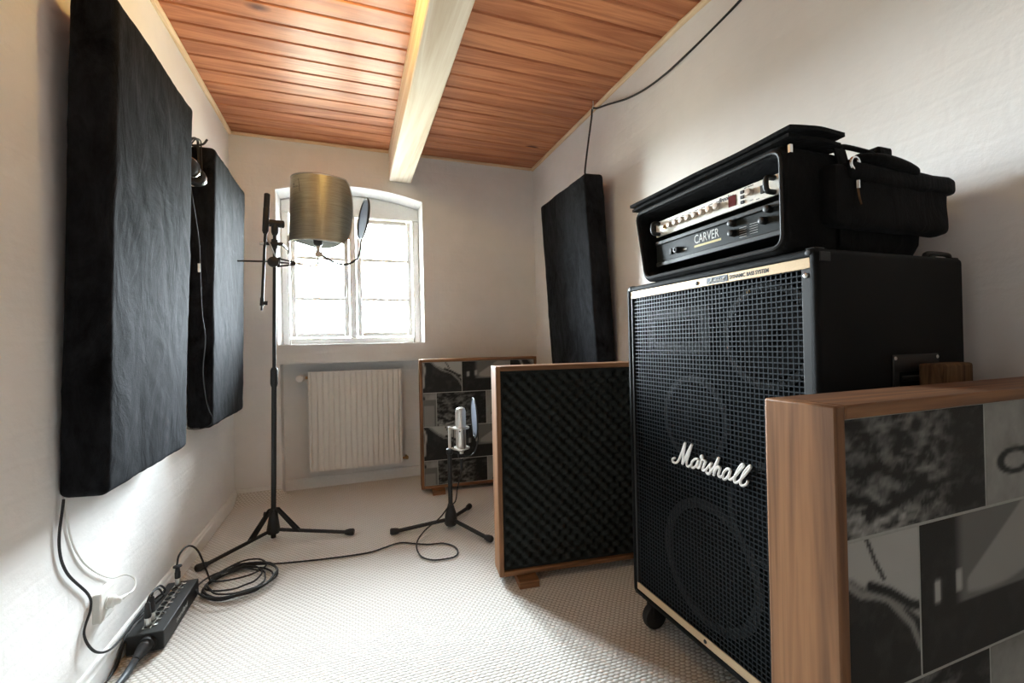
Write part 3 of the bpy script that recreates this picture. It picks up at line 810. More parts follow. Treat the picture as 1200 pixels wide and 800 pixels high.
# casters
for (x_, y_) in ((CX + .052, CY1 - .052), (CX + .052, CY0 + .052), (CXB - .06, CY1 - .052), (CXB - .06, CY0 + .052)):
    g = G(); g.box((x_ - .03, y_ - .03, CZ0 - .004), (x_ + .03, y_ + .03, CZ0 + .001)); g.cyl((x_, y_, CZ0 - .014), (x_, y_, CZ0 - .003), .022)
    g.box((x_ - .02, y_ - .019, .040), (x_ + .016, y_ - .016, CZ0 - .012)); g.box((x_ - .02, y_ + .016, .040), (x_ + .016, y_ + .019, CZ0 - .012)); g.box((x_ - .02, y_ - .019, CZ0 - .016), (x_ + .016, y_ + .019, CZ0 - .012))
    ca = t.part('caster', g, MAT['black_metal'], bevel=.001)
    g = G(); g.lathe([(.030, -.013), (.041, -.012), (.044, -.006), (.044, .006), (.041, .012), (.030, .013)], (x_ - .004, y_, .0445), (0, 1, 0), 28); t.part('wheel', g, MAT['black_rubber'], parent=ca)
# script logo
LOGO = [[(1107,638),(1117,633),(1116,624),(1103,624),(1090,636),(1074,666),(1061,694)],[(1061,694),(1064,681),(1070,654),(1075,627)],[(1075,627),(1063,647),(1046,676),(1033,695)],[(1033,695),(1044,668),(1055,643),(1056,629),(1049,626),(1040,633)],[(1010,657),(1021,655),(1034,644),(1037,631),(1030,627),(1018,637),(1008,656)],[(1008,656),(1013,640),(1012,632),(1004,635)],[(1004,635),(999,649),(993,665),(992,670),(996,670),(999,665),(992,660),(983,659),(984,653),(991,638),(993,630),(984,632)],[(984,632),(972,645),(959,659),(964,651),(963,640),(966,630),(974,625),(980,629)],[(969,626),(955,644),(942,664),(933,680)],[(933,680),(940,662),(948,643),(953,626)],[(953,626),(947,642),(937,654),(930,653),(933,642),(936,632),(931,628),(924,633)],[(895,657),(905,657),(916,646),(921,632),(915,626),(904,637),(894,656)],[(894,656),(900,638),(898,631),(891,634)],[(891,634),(878,647),(861,668),(853,679),(858,680),(869,666),(881,643),(883,631),(878,628),(869,634)],[(869,634),(853,652),(836,673),(832,682),(838,679),(852,661),(863,638),(863,628),(855,627),(845,635),(841,643)]]
def logo(x_, fn, r_, nseg=5, n=8):
    g = G()
    for s_ in LOGO:
        P = crom([fn(a / 1000, b / 1000) for a, b in s_], nseg); g.tube(P, r_, n)
    return g
t.part('logo', logo(0, lambda y_, z_: (CX + .003, y_, z_), .0036, 5, 8), MAT['logo_white'], ang=80, label='white script lettering')
g = G(); g.box((CX + .0030, .890, stz - .0085), (CX + .0042, .962, stz + .0085)); pl_ = t.part('name_plate', g, MAT['plate_blue'], parent=top_strip)
t.part('plate_lettering', logo(0, lambda y_, z_: (CX + .0028, .926 + (y_ - .974) * .205, stz + (z_ - .655) * .17), .0009, 3, 5), MAT['print_light'], parent=top_strip)
o = t.part('strip_lettering', text_mesh('DYNAMIC BASS SYSTEM', .0135, lambda u, v, w_: Vector((CX + .0038 - w_, .884 - u * .80, stz - .0045 + v)) - t.off, bold=.0004, extrude=.0003), MAT['ink'], parent=top_strip, sm=False)

# ================================================================== RACK BAG with two rack units
BGX = .918; BZ0 = CZ1 + .002
t = Thing('rack_bag', 'black nylon rack bag with rolled-back flap standing on the speaker cabinet', 'bag', (1.16, .98, BZ0))
def rr_loop(x, P4, r_, n=5):
    """rounded quad in (y,z): P4 = far-bottom, near-bottom, near-top, far-top"""
    pts = []
    for i in range(4):
        p = Vector(P4[i]); a = Vector(P4[i-1]); b = Vector(P4[(i+1) % 4])
        d1 = (a - p).normalized(); d2 = (b - p).normalized()
        s_ = p + d1 * r_; e_ = p + d2 * r_
        for k_ in range(n):
            q = k_ / (n - 1); pts.append((x, *((s_ * (1-q)**2 + p * 2*q*(1-q) + e_ * q*q))))
    return pts
Q = [(1.232, BZ0), (.712, BZ0), (.712, 1.440), (1.276, 1.440)]
def inset(Q, d): 
    c_ = Vector((sum(p[0] for p in Q)/4, sum(p[1] for p in Q)/4))
    return [(p[0] + (d if p[0] < c_.x else -d), p[1] + (d if p[1] < c_.y else -d)) for p in Q]
Qi = inset(Q, .022); Qm = inset(Q, .010)
loops = [rr_loop(BGX + .40, Qi, .02), rr_loop(BGX + .012, Qi, .022), rr_loop(BGX + .002, inset(Q, .018), .026), rr_loop(BGX, inset(Q, .012), .03), rr_loop(BGX + .002, inset(Q, .004), .034), rr_loop(BGX + .012, Q, .034),
         rr_loop(BGX + .20, Q, .034), rr_loop(BGX + .28, [(1.232, BZ0), (.712, BZ0), (.714, 1.432), (1.27, 1.432)], .05),
         rr_loop(BGX + .40, [(1.228, BZ0), (.716, BZ0), (.722, 1.415), (1.26, 1.415)], .07), rr_loop(BGX + .50, [(1.222, BZ0), (.722, BZ0), (.735, 1.395), (1.25, 1.395)], .08), rr_loop(BGX + .525, [(1.20, BZ0 + .015), (.745, BZ0 + .015), (.76, 1.36), (1.22, 1.36)], .06)]
m_ = 20; g = G(); v = [p for l in loops for p in l]
f = [(i*m_+k_, i*m_+(k_+1) % m_, (i+1)*m_+(k_+1) % m_, (i+1)*m_+k_) for i in range(len(loops)-1) for k_ in range(m_)]
f += [tuple(range(m_)), tuple((len(loops)-1)*m_+k_ for k_ in range(m_))]
g.add(v, f); t.part('bag_body', g, MAT['bag'], ang=60)
g = G(); g.tube(rr_loop(BGX - .001, inset(Q, .013), .03, 6), .0045, 6, closed=True); t.part('zip_rim', g, MAT['black_rubber'])
# rolled-back front flap: two quilted layers lying on the top
def slab(x0, x1, y0, y1, zf, th, nx=20, ny=24, seed=0):
    g = G()
    def top(u, v):
        x = x0 + u * (x1 - x0); y_ = y0 + v * (y1 - y0); e = max(.55, min(1, min(u, 1-u) * 8, min(v, 1-v) * 14) ** .5)
        return (x, y_, zf(u, v) + th * .5 * e + .003 * noise.noise(Vector((x * 14 + seed, y_ * 9, 1))))
    def bot(u, v):
        p = top(u, v); e = max(.55, min(1, min(u, 1-u) * 8, min(v, 1-v) * 14) ** .5)
        return (p[0], p[1], p[2] - th * e)
    g.grid(nx, ny, top); g.grid(nx, ny, bot, True)
    for q in (0, 1):
        g.grid(nx, 1, lambda u, v: top(u, q) if v > .5 else bot(u, q)); g.grid(ny, 1, lambda u, v: top(q, u) if v > .5 else bot(q, u))
    return g
fl_ = t.part('front_flap', slab(BGX - .010, 1.085, .694, 1.285, lambda u, v: 1.4625 + .010 * (1 - v) * math.sin(u * 2.6) - .002 * (1-u) , .017, seed=2), MAT['bag'], ang=70)
t.part('flap_lining', slab(BGX - .006, 1.080, .700, 1.278, lambda u, v: 1.4475 + .003 * (1 - v) * math.sin(u * 3) , .014, seed=5), MAT['bag'], ang=70)
# side pocket
def rblob(c0, c1, r_, mat, name, seed=0, amp=.004, parent=None):
    g = G(); S = [c1[i] - c0[i] for i in range(3)]
    def fc(ax, sd):
        a, b = [i for i in range(3) if i != ax]
        def fn(u, v):
            p = [0, 0, 0]; p[ax] = S[ax] * sd; p[a] = S[a] * u; p[b] = S[b] * v
            q = Vector(p); cc = Vector([min(max(q[i], r_), S[i] - r_) for i in range(3)]); d = q - cc
            if d.length > 1e-6: q = cc + d.normalized() * r_
            nn = d.normalized() if d.length > 1e-6 else Vector((0,0,0))
            q = q + nn * (amp * noise.noise((q + Vector(c0)) * 14 + Vector((seed, 0, 0))))
            return (c0[0] + q.x, c0[1] + q.y, c0[2] + q.z)
        g.grid(14, 14, fn)
    for ax in range(3):
        for sd in (0, 1): fc(ax, sd)
    return t.part(name, g, mat, ang=80, parent=parent)
pk = rblob((1.02, .672, 1.252), (1.448, .724, 1.395), .022, MAT['bag'], 'side_pocket', 3, .005)
rblob((1.06, .662, 1.352), (1.455, .724, 1.398), .016, MAT['bag'], 'pocket_flap', 8, .005, pk)
# webbing straps and padded carry handle
def strap(pts, w_, th, name, mat=MAT['bag']):
    P = crom(pts, 6); g = G(); v = []; 
    for p in P: v += [(p.x - w_/2, p.y, p.z), (p.x + w_/2, p.y, p.z), (p.x + w_/2, p.y - th * .7, p.z + th), (p.x - w_/2, p.y - th * .7, p.z + th)]
    n = len(P); f = [(i*4+k_, i*4+(k_+1) % 4, (i+1)*4+(k_+1) % 4, (i+1)*4+k_) for i in range(n-1) for k_ in range(4)] + [(3,2,1,0), tuple((n-1)*4+k_ for k_ in range(4))]
    g.add(v, f); return t.part(name, g, mat, ang=60)
strap([(1.095, .706, 1.21), (1.09, .704, 1.33), (1.085, .705, 1.418), (1.085, .735, 1.445), (1.085, .90, 1.447), (1.085, 1.15, 1.447)], .038, .004, 'webbing_strap')
strap([(1.24, .712, 1.40), (1.24, .717, 1.428), (1.24, .745, 1.442), (1.24, .90, 1.445), (1.24, 1.15, 1.445)], .038, .004, 'webbing_strap')
g = G(); P = crom([(1.085, .690, 1.400), (1.11, .668, 1.407), (1.17, .660, 1.405), (1.24, .660, 1.398), (1.29, .668, 1.393), (1.31, .69, 1.390)], 6)
g.tube(P, [.007 + .006 * math.sin(math.pi * i / (len(P)-1)) for i in range(len(P))], 10); t.part('carry_handle', g, MAT['bag'])
g = G(); g.tube(crom([(1.085, .712, 1.440), (1.10, .712, 1.450), (1.17, .714, 1.451), (1.235, .716, 1.447), (1.255, .716, 1.436)]), .006, 8); t.part('top_strap', g, MAT['bag'])
g = G(); g.box((1.215, .700, 1.428), (1.268, .76, 1.464)); t.part('handle_wrap', g, MAT['bag'], bevel=.006)
g = G(); g.tube([(1.075 + .014 * math.cos(a), .668, 1.390 + .014 * math.sin(a)) for a in [i * math.pi / 8 for i in range(16)]], .0035, 6, closed=True); t.part('strap_ring', g, MAT['chrome'])
g = G(); g.cyl((1.082, .668, 1.352), (1.082, .668, 1.334), .005, n=10); zp = t.part('zip_pull', g, MAT['chrome'])
g = G(); g.tube(crom([(1.082, .667, 1.334), (1.084, .666, 1.315), (1.090, .666, 1.298)]), .0022, 6); t.part('pull_cord', g, MAT['rough_wood'], parent=zp)
for (y_, z_) in ((.712, 1.428),):
    g = G(); g.box((BGX + .008, y_ - .004, z_ - .014), (BGX + .016, y_ + .002, z_ + .004)); t.part('zip_slider', g, MAT['chrome'])

AX = BGX + .030
def amp_thing(name, label, z0, z1, mat):
    t = Thing(name, label, 'amplifier', (AX + .15, .95, z0))
    g = G(); g.box((AX, .736, z0), (AX + .006, 1.200, z1)); fp = t.part('front_plate', g, mat, bevel=.001)
    g = G(); g.box((AX + .006, .752, z0 + .002), (AX + .33, 1.185, z1 - .002)); t.part('chassis', g, MAT['black_metal'])
    return t, fp
z0, z1 = 1.338, 1.387
t, fp = amp_thing('rack_preamp', 'silver rack preamp with a row of champagne knobs above the black amplifier', z0, z1, MAT['amp_silver'])
zc = (z0 + z1) / 2
g = G(); g.lathe([(.0085, 0), (.0085, .011), (.0075, .013), (.002, .0135)], (0, 0, 0), (-1, 0, 0), 18); km = g.mesh('knob'); smooth(km); km.materials.append(MAT['knob'])
for i in range(8):
    o = bpy.data.objects.new('knob', km); COL.objects.link(o); o.parent = t.e; o.location = Vector((AX, 1.128 - i * .0272, zc)) - t.off
o = bpy.data.objects.new('knob', km); COL.objects.link(o); o.parent = t.e; o.location = Vector((AX, .832, zc + .004)) - t.off
g = G(); g.lathe([(.0075, 0), (.0075, .003), (.004, .004), (.0035, -.002)], (AX, 1.156, zc), (-1, 0, 0), 14); t.part('jack_socket', g, MAT['brass'])
g = G(); g.box((AX - .0015, .878, zc - .014), (AX + .001, .902, zc + .014)); t.part('display', g, MAT['red_display'])
for i in range(3):
    g = G(); z_ = zc + .013 - i * .013; g.box((AX - .003, .852, z_ - .004), (AX + .001, .863, z_ + .004)); t.part('push_button', g, MAT['black_plastic'], bevel=.001)
g = G(); g.box((AX - .004, .792, zc - .010), (AX + .001, .803, zc + .010)); t.part('power_switch', g, MAT['black_plastic'], bevel=.001)
for y_ in (.768, 1.184):
    g = G(); g.tube(crom([(AX, y_, zc - .017), (AX - .020, y_, zc - .016), (AX - .026, y_, zc - .008), (AX - .026, y_, zc + .008), (AX - .020, y_, zc + .016), (AX, y_, zc + .017)]), .0065, 10); t.part('rack_handle', g, MAT['black_metal'])
t.part('brand_lettering', text_mesh('Brooker', .016, lambda u, v, w_: Vector((AX - .0004 - w_, .936 - u * .9, z1 - .016 + v)) - t.off, shear=.35, bold=.0004, extrude=.0002), MAT['ink'], sm=False)
g = G()
for i in range(8): g.box((AX - .0005, 1.121 - i * .0272, zc + .0125), (AX, 1.135 - i * .0272, zc + .0145))
for (a, b, c_) in ((.825, .842, .0205), (.826, .836, -.016), (.845, .852, .0205), (.808, .818, -.019)): g.box((AX - .0005, a, zc + c_ - .001), (AX, b, zc + c_ + .001))
t.part('control_markings', g, MAT['ink'], sm=False)
z0, z1 = 1.240, 1.322
t, fp = amp_thing('power_amplifier', 'black power amplifier with pale serif lettering low in the rack bag', z0, z1, MAT['amp_black'])
zc = 1.283
g = G(); g.box((AX - .006, .738, z1 - .012), (AX + .001, 1.198, z1)); t.part('upper_lip', g, MAT['black_metal'], bevel=.002)
g = G(); g.box((AX - .004, .738, z0), (AX + .001, 1.198, z0 + .014)); t.part('lower_lip', g, MAT['black_metal'], bevel=.002)
g = G(); g.lathe([(.0095, 0), (.0095, .010), (.008, .012), (.004, .0125), (.0035, .006)], (AX, 1.100, zc - .006), (-1, 0, 0), 16); t.part('jack_socket', g, MAT['black_plastic'])
g = G(); g.box((AX - .005, 1.124, zc - .014), (AX + .001, 1.133, zc + .004)); t.part('rocker_switch', g, MAT['black_plastic'], bevel=.001)
for (y_, z_) in ((.888, zc - .006), (.795, zc + .002), (.888, zc + .020), (.780, zc + .026)):
    g = G(); g.lathe([(.010, 0), (.009, .004), (.0085, .014), (.006, .016), (.001, .0162)], (AX, y_, z_), (-1, 0, 0), 16); t.part('black_knob', g, MAT['black_plastic'])
t.part('brand_lettering', text_mesh('CARVER', .036, lambda u, v, w_: Vector((AX - .0004 - w_, 1.030 - u * .70, zc - .003 + v)) - t.off, extrude=.0002), MAT['print_light'], sm=False)
g = G(); g.box((AX - .0006, .930, zc - .014), (AX, 1.030, zc - .008)); t.part('yellow_bar', g, MAT['print_yellow'], sm=False)
g = G(); g.box((AX - .0006, 1.062, zc - .012), (AX, 1.076, zc - .007))
for j in range(5):
    g.box((AX - .0006, .815, zc + .004 - j * .006), (AX, .838, zc + .0048 - j * .006)); g.box((AX - .0006, .848, zc + .002 - j * .006), (AX, .870, zc + .0028 - j * .006))
t.part('control_markings', g, MAT['print_light'], sm=False)

# rough board between cabinet and near screen
g = G(); g.box((1.205, .584, 0), (1.325, .628, .935)); o = mk('wooden_board', g, MAT['rough_wood'], off=(1.27, .615, 0), bevel=.006); o.location = (1.27, .615, 0)
tag(o, 'rough brown board standing upright between the cabinet and the photo screen', 'board')

# ================================================================== TALL MIC STAND with reflection shield
SX, SY = -.407, 2.608
t = Thing('boom_mic_stand', 'tall black tripod microphone stand carrying a brass reflection shield', 'microphone stand', (SX, SY, 0))
def pole(z): return Vector((-.409 + .0205 * z, SY + .003 * z, z))
FEET = [(-.022, 2.500), (-.672, 2.362), (-.466, 2.985)]
g = G(); g.tube([pole(.012), pole(.86)], .0125, 14); t.part('lower_tube', g, MAT['black_metal'])
g = G(); g.tube([pole(.80), pole(.815), pole(.885), pole(.90)], [.014, .018, .018, .013], 14); t.part('height_clutch', g, MAT['black_plastic'])
g = G(); g.tube([pole(.88), pole(1.64)], .009, 12); t.part('upper_tube', g, MAT['black_metal'])
g = G(); g.tube([pole(.035), pole(.05), pole(.11), pole(.16)], [.028, .033, .024, .018], 14); hub = t.part('leg_hub', g, MAT['black_plastic'])
g = G(); g.cyl(pole(.135), pole(.135) + Vector((-.045, .004, .0)), .012, .015, 12); t.part('hub_knob', g, MAT['black_plastic'], parent=hub)
for (fx, fy) in FEET:
    d = (Vector((fx, fy, 0)) - Vector((SX, SY, 0))); L = d.length; d.normalize(); c0 = Vector((SX, SY, 0))
    a = c0 + d * .022 + Vector((0, 0, .052)); b = c0 + d * (L - .03) + Vector((0, 0, .020))
    g = G(); g.tube([a, b], .009, 12); lg = t.part('leg', g, MAT['black_metal'])
    g = G(); g.tube([b - d * .005, b + d * .012, b + d * .036, b + d * .042], [.012, .016, .017, .013], 12); t.part('rubber_foot', g, MAT['black_rubber'], parent=lg)
    mid = c0 + d * .125 + Vector((0, 0, .052 - .032 * .125 / L)); top = pole(.165) + d * .016
    g = G(); sd = d.cross(Vector((0, 0, 1))) * .010
    for q in (-1, 1):
        off = sd * q; n_ = Vector((0, 0, .010))
        g.hexa([top + off*.9 - d*.008, top + off*1.15 - d*.008, mid + off*1.15 - d*.012, mid + off*.9 - d*.012, top + off*.9 + d*.008, top + off*1.15 + d*.008, mid + off*1.15 + d*.012, mid + off*.9 + d*.012])
    t.part('brace', g, MAT['black_metal'], parent=lg)
# pivot and folded boom
pv = pole(1.64)
g = G(); g.tube([pole(1.60), pole(1.615), pole(1.655), pole(1.67)], [.012, .017, .017, .012], 14); g.cyl(pv + Vector((-.03, -.006, .022)), pv + Vector((.030, .006, .022)), .019, n=16)
pvt = t.part('boom_pivot', g, MAT['black_plastic'])
g = G(); g.lathe([(.010, 0), (.020, .004), (.020, .014), (.012, .018)], pv + Vector((.028, .005, .022)), (1, .2, 0), 8); t.part('pivot_knob', g, MAT['black_plastic'], parent=pvt)
ba, bb = Vector((-.438, 2.590, 1.235)), Vector((-.405, 2.594, 1.812)); bd = (bb - ba).normalized()
g = G(); g.tube([ba, bb - bd * .1], .0075, 10); t.part('boom_arm', g, MAT['black_metal'])
g = G(); P = [ba + bd * q for q in (.365, .38, .50, .515)]; g.tube(P, [.010, .0155, .0155, .010], 12); t.part('boom_clutch', g, MAT['black_plastic'])
g = G(); P = [bb - bd * q for q in (.112, .105, .004, 0)]; g.tube(P, [.010, .0145, .0145, .010], 12); t.part('boom_grip', g, MAT['black_rubber'])
g = G(); g.tube([ba - bd * .035, ba - bd * .012, ba - bd * .01, ba + bd * .03], [.005, .005, .010, .010], 10); g.cyl(ba + bd * .005, ba + bd * .005 + Vector((.025, .004, -.002)), .009, .011, 10); t.part('arm_end_screw', g, MAT['black_metal'])
# cross rod with multi-clamp
cl = pole(1.455)
g = G(); g.tube([(-.545, 2.586, 1.452), cl + Vector((.0, -.016, .002))], .0045, 8); t.part('cross_rod', g, MAT['black_metal'])
g = G(); g.lathe([(.010, -.02), (.026, -.014), (.028, 0), (.026, .014), (.010, .02)], cl + Vector((-.004, -.014, 0)), (.15, -1, 0), 20); cj = t.part('rod_clamp', g, MAT['black_plastic'])
g = G()
for dz in (-.022, 0, .022): g.tube([cl + Vector((.012, -.008, dz)), cl + Vector((.10, .006, dz * .25))], .0045, 6)
g.tube([cl + Vector((.02, -.01, -.026)), cl + Vector((.025, -.01, .026))], .006, 8); t.part('clamp_jaw', g, MAT['black_metal'], parent=cj)

# reflection shield, a thing of its own, clamped to the stand
SHC = Vector((-.150, 2.700, 1.770))
t = Thing('reflection_shield', 'curved brass microphone shield with dark lining clamped to the tall stand', 'reflection filter', SHC)
SR, SHh = .168, .355
fwd = Vector((.06, -1, 0)).normalized()
def rotz(v, a): c_, s_ = math.cos(a), math.sin(a); return Vector((v.x*c_ - v.y*s_, v.x*s_ + v.y*c_, v.z))
tilt = Matrix.Rotation(R(2.0), 3, Vector((.94, -.34, 0))) @ Matrix.Rotation(R(3.5), 3, Vector((.34, .94, 0)))
CEN0 = -R(18)
def shp(u, v, r_, extra=0.0):
    A = R(52) + R(34) * (1 - (2 * v - 1) ** 2) ** .8
    ph = CEN0 + (2 * u - 1) * A
    p = rotz(fwd, ph) * r_; p.y += .06
    p.z = (v - .5) * SHh
    return SHC + tilt @ p
def shp_l(u, v, r_):      # the end away from the window side is cut nearly straight
    A0 = R(74); A1 = R(62) + R(30) * (1 - (2 * v - 1) ** 2) ** .8
    ph = CEN0 - A0 + u * (A0 + A1)
    p = rotz(fwd, ph) * r_; p.y += .06; p.z = (v - .5) * SHh
    return SHC + tilt @ p
g = G(); g.grid(48, 30, lambda u, v: shp_l(u, v, SR)); g.grid(48, 30, lambda u, v: shp_l(u, v, SR - .003), True)
t.part('brass_sheet', g, MAT['shield'], ang=60)
rim = [shp_l(i / 40, 0, SR - .001) for i in range(41)] + [shp_l(1, i / 24, SR - .001) for i in range(1, 25)] + [shp_l(1 - i / 40, 1, SR - .001) for i in range(1, 41)] + [shp_l(0, 1 - i / 24, SR - .001) for i in range(1, 24)]
g = G(); g.tube(rim, .0042, 6, closed=True); t.part('edge_rim', g, MAT['steel'])
g = G()
g.grid(40, 20, lambda u, v: shp_l(.04 + .92*u, .02 + .96*v, SR - .012)); g.grid(40, 20, lambda u, v: shp_l(.04 + .92*u, .02 + .96*v, SR - .055 + .006 * math.sin(u * 60)), True)
for v_ in (.02, .98): g.grid(40, 4, lambda u, q: shp_l(.04 + .92*u, v_, SR - .012 - .043 * q))
for u_ in (.04, .96): g.grid(20, 4, lambda v, q: shp_l(u_, .02 + .96*v, SR - .012 - .043 * q))
t.part('foam_lining', g, MAT['foam'], ang=60)
g = G(); ar = [shp_l(i / 30, .02, SR - .010) for i in range(31)]; a0, a1 = ar[0], ar[-1]
for i in range(1, 16):
    q = i / 16; ar.append(a1.lerp(a0, q) + Vector((.02, .19, 0)) * math.sin(math.pi * q))
top_ = [p + Vector((0, 0, .022)) for p in ar]; n_ = len(ar)
g.add(ar + top_, [tuple(range(n_)), tuple(range(2 * n_ - 1, n_ - 1, -1))] + [(i, (i + 1) % n_, (i + 1) % n_ + n_, i + n_) for i in range(n_)])
t.part('foam_base', g, MAT['foam'], ang=50)
g = G()
for i in range(5): g.add([shp_l(.11, .70 + .045*i, SR + .0008), shp_l(.118, .70 + .045*i, SR + .0008), shp_l(.118, .745 + .045*i, SR + .0008), shp_l(.11, .745 + .045*i, SR + .0008)], [(0,1,2,3)])
g = G(); g.grid(1, 10, lambda u, v: shp_l(.300 + .006*u, .72 + .20*v, SR + .0008)); t.part('label_rule', g, MAT['ink'])
def on_shield(u, v, w_): return shp_l(.185 + u * 1.9, .80 + v * 2.2, SR + .0008 + w_) - t.off
t.part('label_lettering', text_mesh('sE', .022, lambda u, v, w_: on_shield(u, v + .013, w_), extrude=.0002), MAT['ink'], sm=False)
t.part('label_lettering', text_mesh('electronics', .011, lambda u, v, w_: on_shield(u, v, w_), extrude=.0002), MAT['ink'], sm=False)
# mounting bracket to the pole
bpt = shp_l(.0, .0, SR)
g = G(); g.tube([pole(1.552) + Vector((-.06, -.018, -.004)), pole(1.552) + Vector((-.045, -.016, -.002)), pole(1.552) + Vector((.035, -.012, 0)), Vector((bpt.x - .005, bpt.y - .012, 1.552))], [.006, .009, .009, .005], 10)
g.cyl(pole(1.53) + Vector((.0, -.004, 0)), pole(1.575) + Vector((.0, -.004, 0)), .016, n=12); br_ = t.part('mounting_bracket', g, MAT['black_metal'])
g = G(); g.box((bpt.x - .009, bpt.y - .018, 1.53), (bpt.x + .005, bpt.y + .004, bpt.z + .03)); t.part('bracket_plate', g, MAT['steel'], parent=br_, bevel=.002)
g = G(); g.lathe([(.006, 0), (.011, .004), (.011, .02), (.006, .022)], pole(1.552) + Vector((-.045, -.018, -.002)), (-1, -.1, 0), 10); t.part('bracket_knob', g, MAT['steel'], parent=br_)
g = G(); g.tube(crom([pole(1.53) + Vector((-.03,-.03,.05)), pole(1.53) + Vector((-.015,-.035,.01)), pole(1.50) + Vector((.0,-.025,0)), pole(1.475) + Vector((.012,-.02,0))]), .004, 6); t.part('bracket_strut', g, MAT['steel'], parent=br_)

# microphone inside the shield, on the swivel arm
MB = Vector((-.168, 2.635, 1.558))
t = Thing('studio_microphone', 'dark studio microphone standing inside the brass shield', 'microphone', MB)
g = G(); g.lathe([(.012, 0), (.020, .004), (.024, .015), (.024, .10), (.026, .105), (.026, .185), (.020, .20), (.004, .205)], MB, (0, 0, 1), 24); t.part('mic_body', g, MAT['black_metal'])
g = G(); g.lathe([(.0262, 0), (.0264, .002), (.0264, .006), (.0262, .008)], MB + Vector((0, 0, .102)), (0, 0, 1), 24); t.part('trim_ring', g, MAT['steel'])
g = G(); g.tube([MB + Vector((0, 0, -.065)), MB + Vector((0, 0, -.03)), MB + Vector((0,0,-.028)), MB], [.008, .008, .011, .011], 12); t.part('thread_mount', g, MAT['steel'])
e0 = MB + Vector((0, 0, -.062))
g = G(); g.tube(crom([cl + Vector((.098, .006, 0)), cl + Vector((.135, .010, -.002)), Vector((-.205, e0.y - .005, 1.447)), Vector((-.178, e0.y, 1.452)), Vector((-.168, e0.y, 1.475)), e0 + Vector((0, 0, .004))], 6), .0055, 8); t.part('swivel_arm', g, MAT['steel'])
g = G(); g.lathe([(.008, -.010), (.011, -.008), (.011, .008), (.008, .010)], cl + Vector((.118, .009, 0)), (1, .15, 0), 10); t.part('arm_joint', g, MAT['steel'])

# pop filter on gooseneck
t = Thing('pop_filter', 'round black pop filter on a gooseneck in front of the bright window', 'pop filter', e0 + Vector((.02, -.004, .0)))
PC = Vector((.073, 2.700, 1.742)); pn = Vector((.985, .22, -.12)).normalized()
def ring_pts(C, n_, r_, k_=40):
    U = n_.orthogonal().normalized(); W = n_.cross(U); return [C + (U * math.cos(2*math.pi*i/k_) + W * math.sin(2*math.pi*i/k_)) * r_ for i in range(k_)]
g = G(); g.tube(ring_pts(PC, pn, .118), .006, 8, closed=True); t.part('hoop', g, MAT['black_plastic'])
g = G(); g.add(ring_pts(PC, pn, .117), [tuple(range(40))]); t.part('mesh_screen', g, MAT['screen_dark'], label='sheer stretched nylon mesh')
low = PC - (Vector((0, 0, 1)) - pn * pn.z).normalized() * .122
g = G(); g.tube(crom([e0 + Vector((.018, -.006, .015)), Vector((-.10, 2.632, 1.478)), Vector((-.03, 2.645, 1.464)), Vector((.03, 2.665, 1.50)), Vector((.052, 2.685, 1.56)), low], 8), .006, 8); t.part('gooseneck', g, MAT['black_metal'])
g = G(); g.box(e0 + Vector((-.016, -.018, 0)), e0 + Vector((.024, .010, .030))); t.part('clamp', g, MAT['steel'], bevel=.004)

# ================================================================== SHORT MIC STAND with silver microphone
KX, KY = .487, 2.388
t = Thing('short_mic_stand', 'short black tripod microphone stand in front of the photo screen', 'microphone stand', (KX, KY, 0))
g = G(); g.tube([(KX, KY, .03), (KX, KY, .405)], .0125, 14); t.part('tube', g, MAT['black_metal'])
g = G(); g.tube([(KX, KY, z) for z in (.018, .03, .075, .10, .135)], [.028, .036, .032, .024, .014], 14); hb = t.part('leg_hub', g, MAT['black_plastic'])
for (fx, fy) in ((.178, 2.422), (.635, 2.135), (.648, 2.615)):
    c0 = Vector((KX, KY, 0)); d = Vector((fx, fy, 0)) - c0; L = d.length; d.normalize()
    a = c0 + d * .025 + Vector((0, 0, .048)); b = c0 + d * (L - .03) + Vector((0, 0, .019))
    g = G(); g.tube([a, b], .010, 12); lg = t.part('leg', g, MAT['black_metal'])
    g = G(); g.tube([b - d * .005, b + d * .01, b + d * .034, b + d * .040], [.012, .016, .017, .013], 12); t.part('rubber_foot', g, MAT['black_rubber'], parent=lg)
g = G(); g.tube([(KX, KY, .40), (KX, KY, .405), (KX, KY, .432), (KX, KY, .436)], [.012, .018, .018, .010], 12); t.part('clip_joint', g, MAT['black_plastic'])
g = G(); g.tube([(KX + .012, KY, .418), (KX + .06, KY - .01, .405)], .008, 10); t.part('side_bar', g, MAT['black_metal'])
MC = Vector((.550, 2.376, .422))
t = Thing('silver_microphone', 'silver large-diaphragm microphone in a wire shock mount on the short stand', 'microphone', MC)
g = G(); g.lathe([(.008, -.045), (.011, -.042), (.011, -.008), (.018, -.004), (.026, .002), (.0275, .008), (.0275, .118), (.0285, .121), (.0285, .126), (.0275, .129), (.0275, .215), (.024, .228), (.012, .234), (.002, .235)], MC, (0, 0, 1), 28); mb = t.part('mic_body', g, MAT['mic_silver'])
g = G(); g.lathe([(.0282, 0), (.0286, .004), (.0286, .078), (.0282, .082)], MC + Vector((0, 0, .133)), (0, 0, 1), 28); t.part('head_grille', g, MAT['mic_silver'], parent=mb)
g = G(); g.cyl(MC + Vector((-.012, -.026, .107)), MC + Vector((-.0125, -.0285, .107)), .004, n=10); t.part('pattern_switch', g, MAT['black_metal'], parent=mb)
for z in (.012, .122):
    C = MC + Vector((0, 0, z)); g = G(); g.lathe([(.029, -.004), (.046, -.004), (.047, 0), (.046, .004), (.029, .004), (.029, -.004)], C, (0, 0, 1), 32); t.part('shock_ring', g, MAT['mic_silver'])
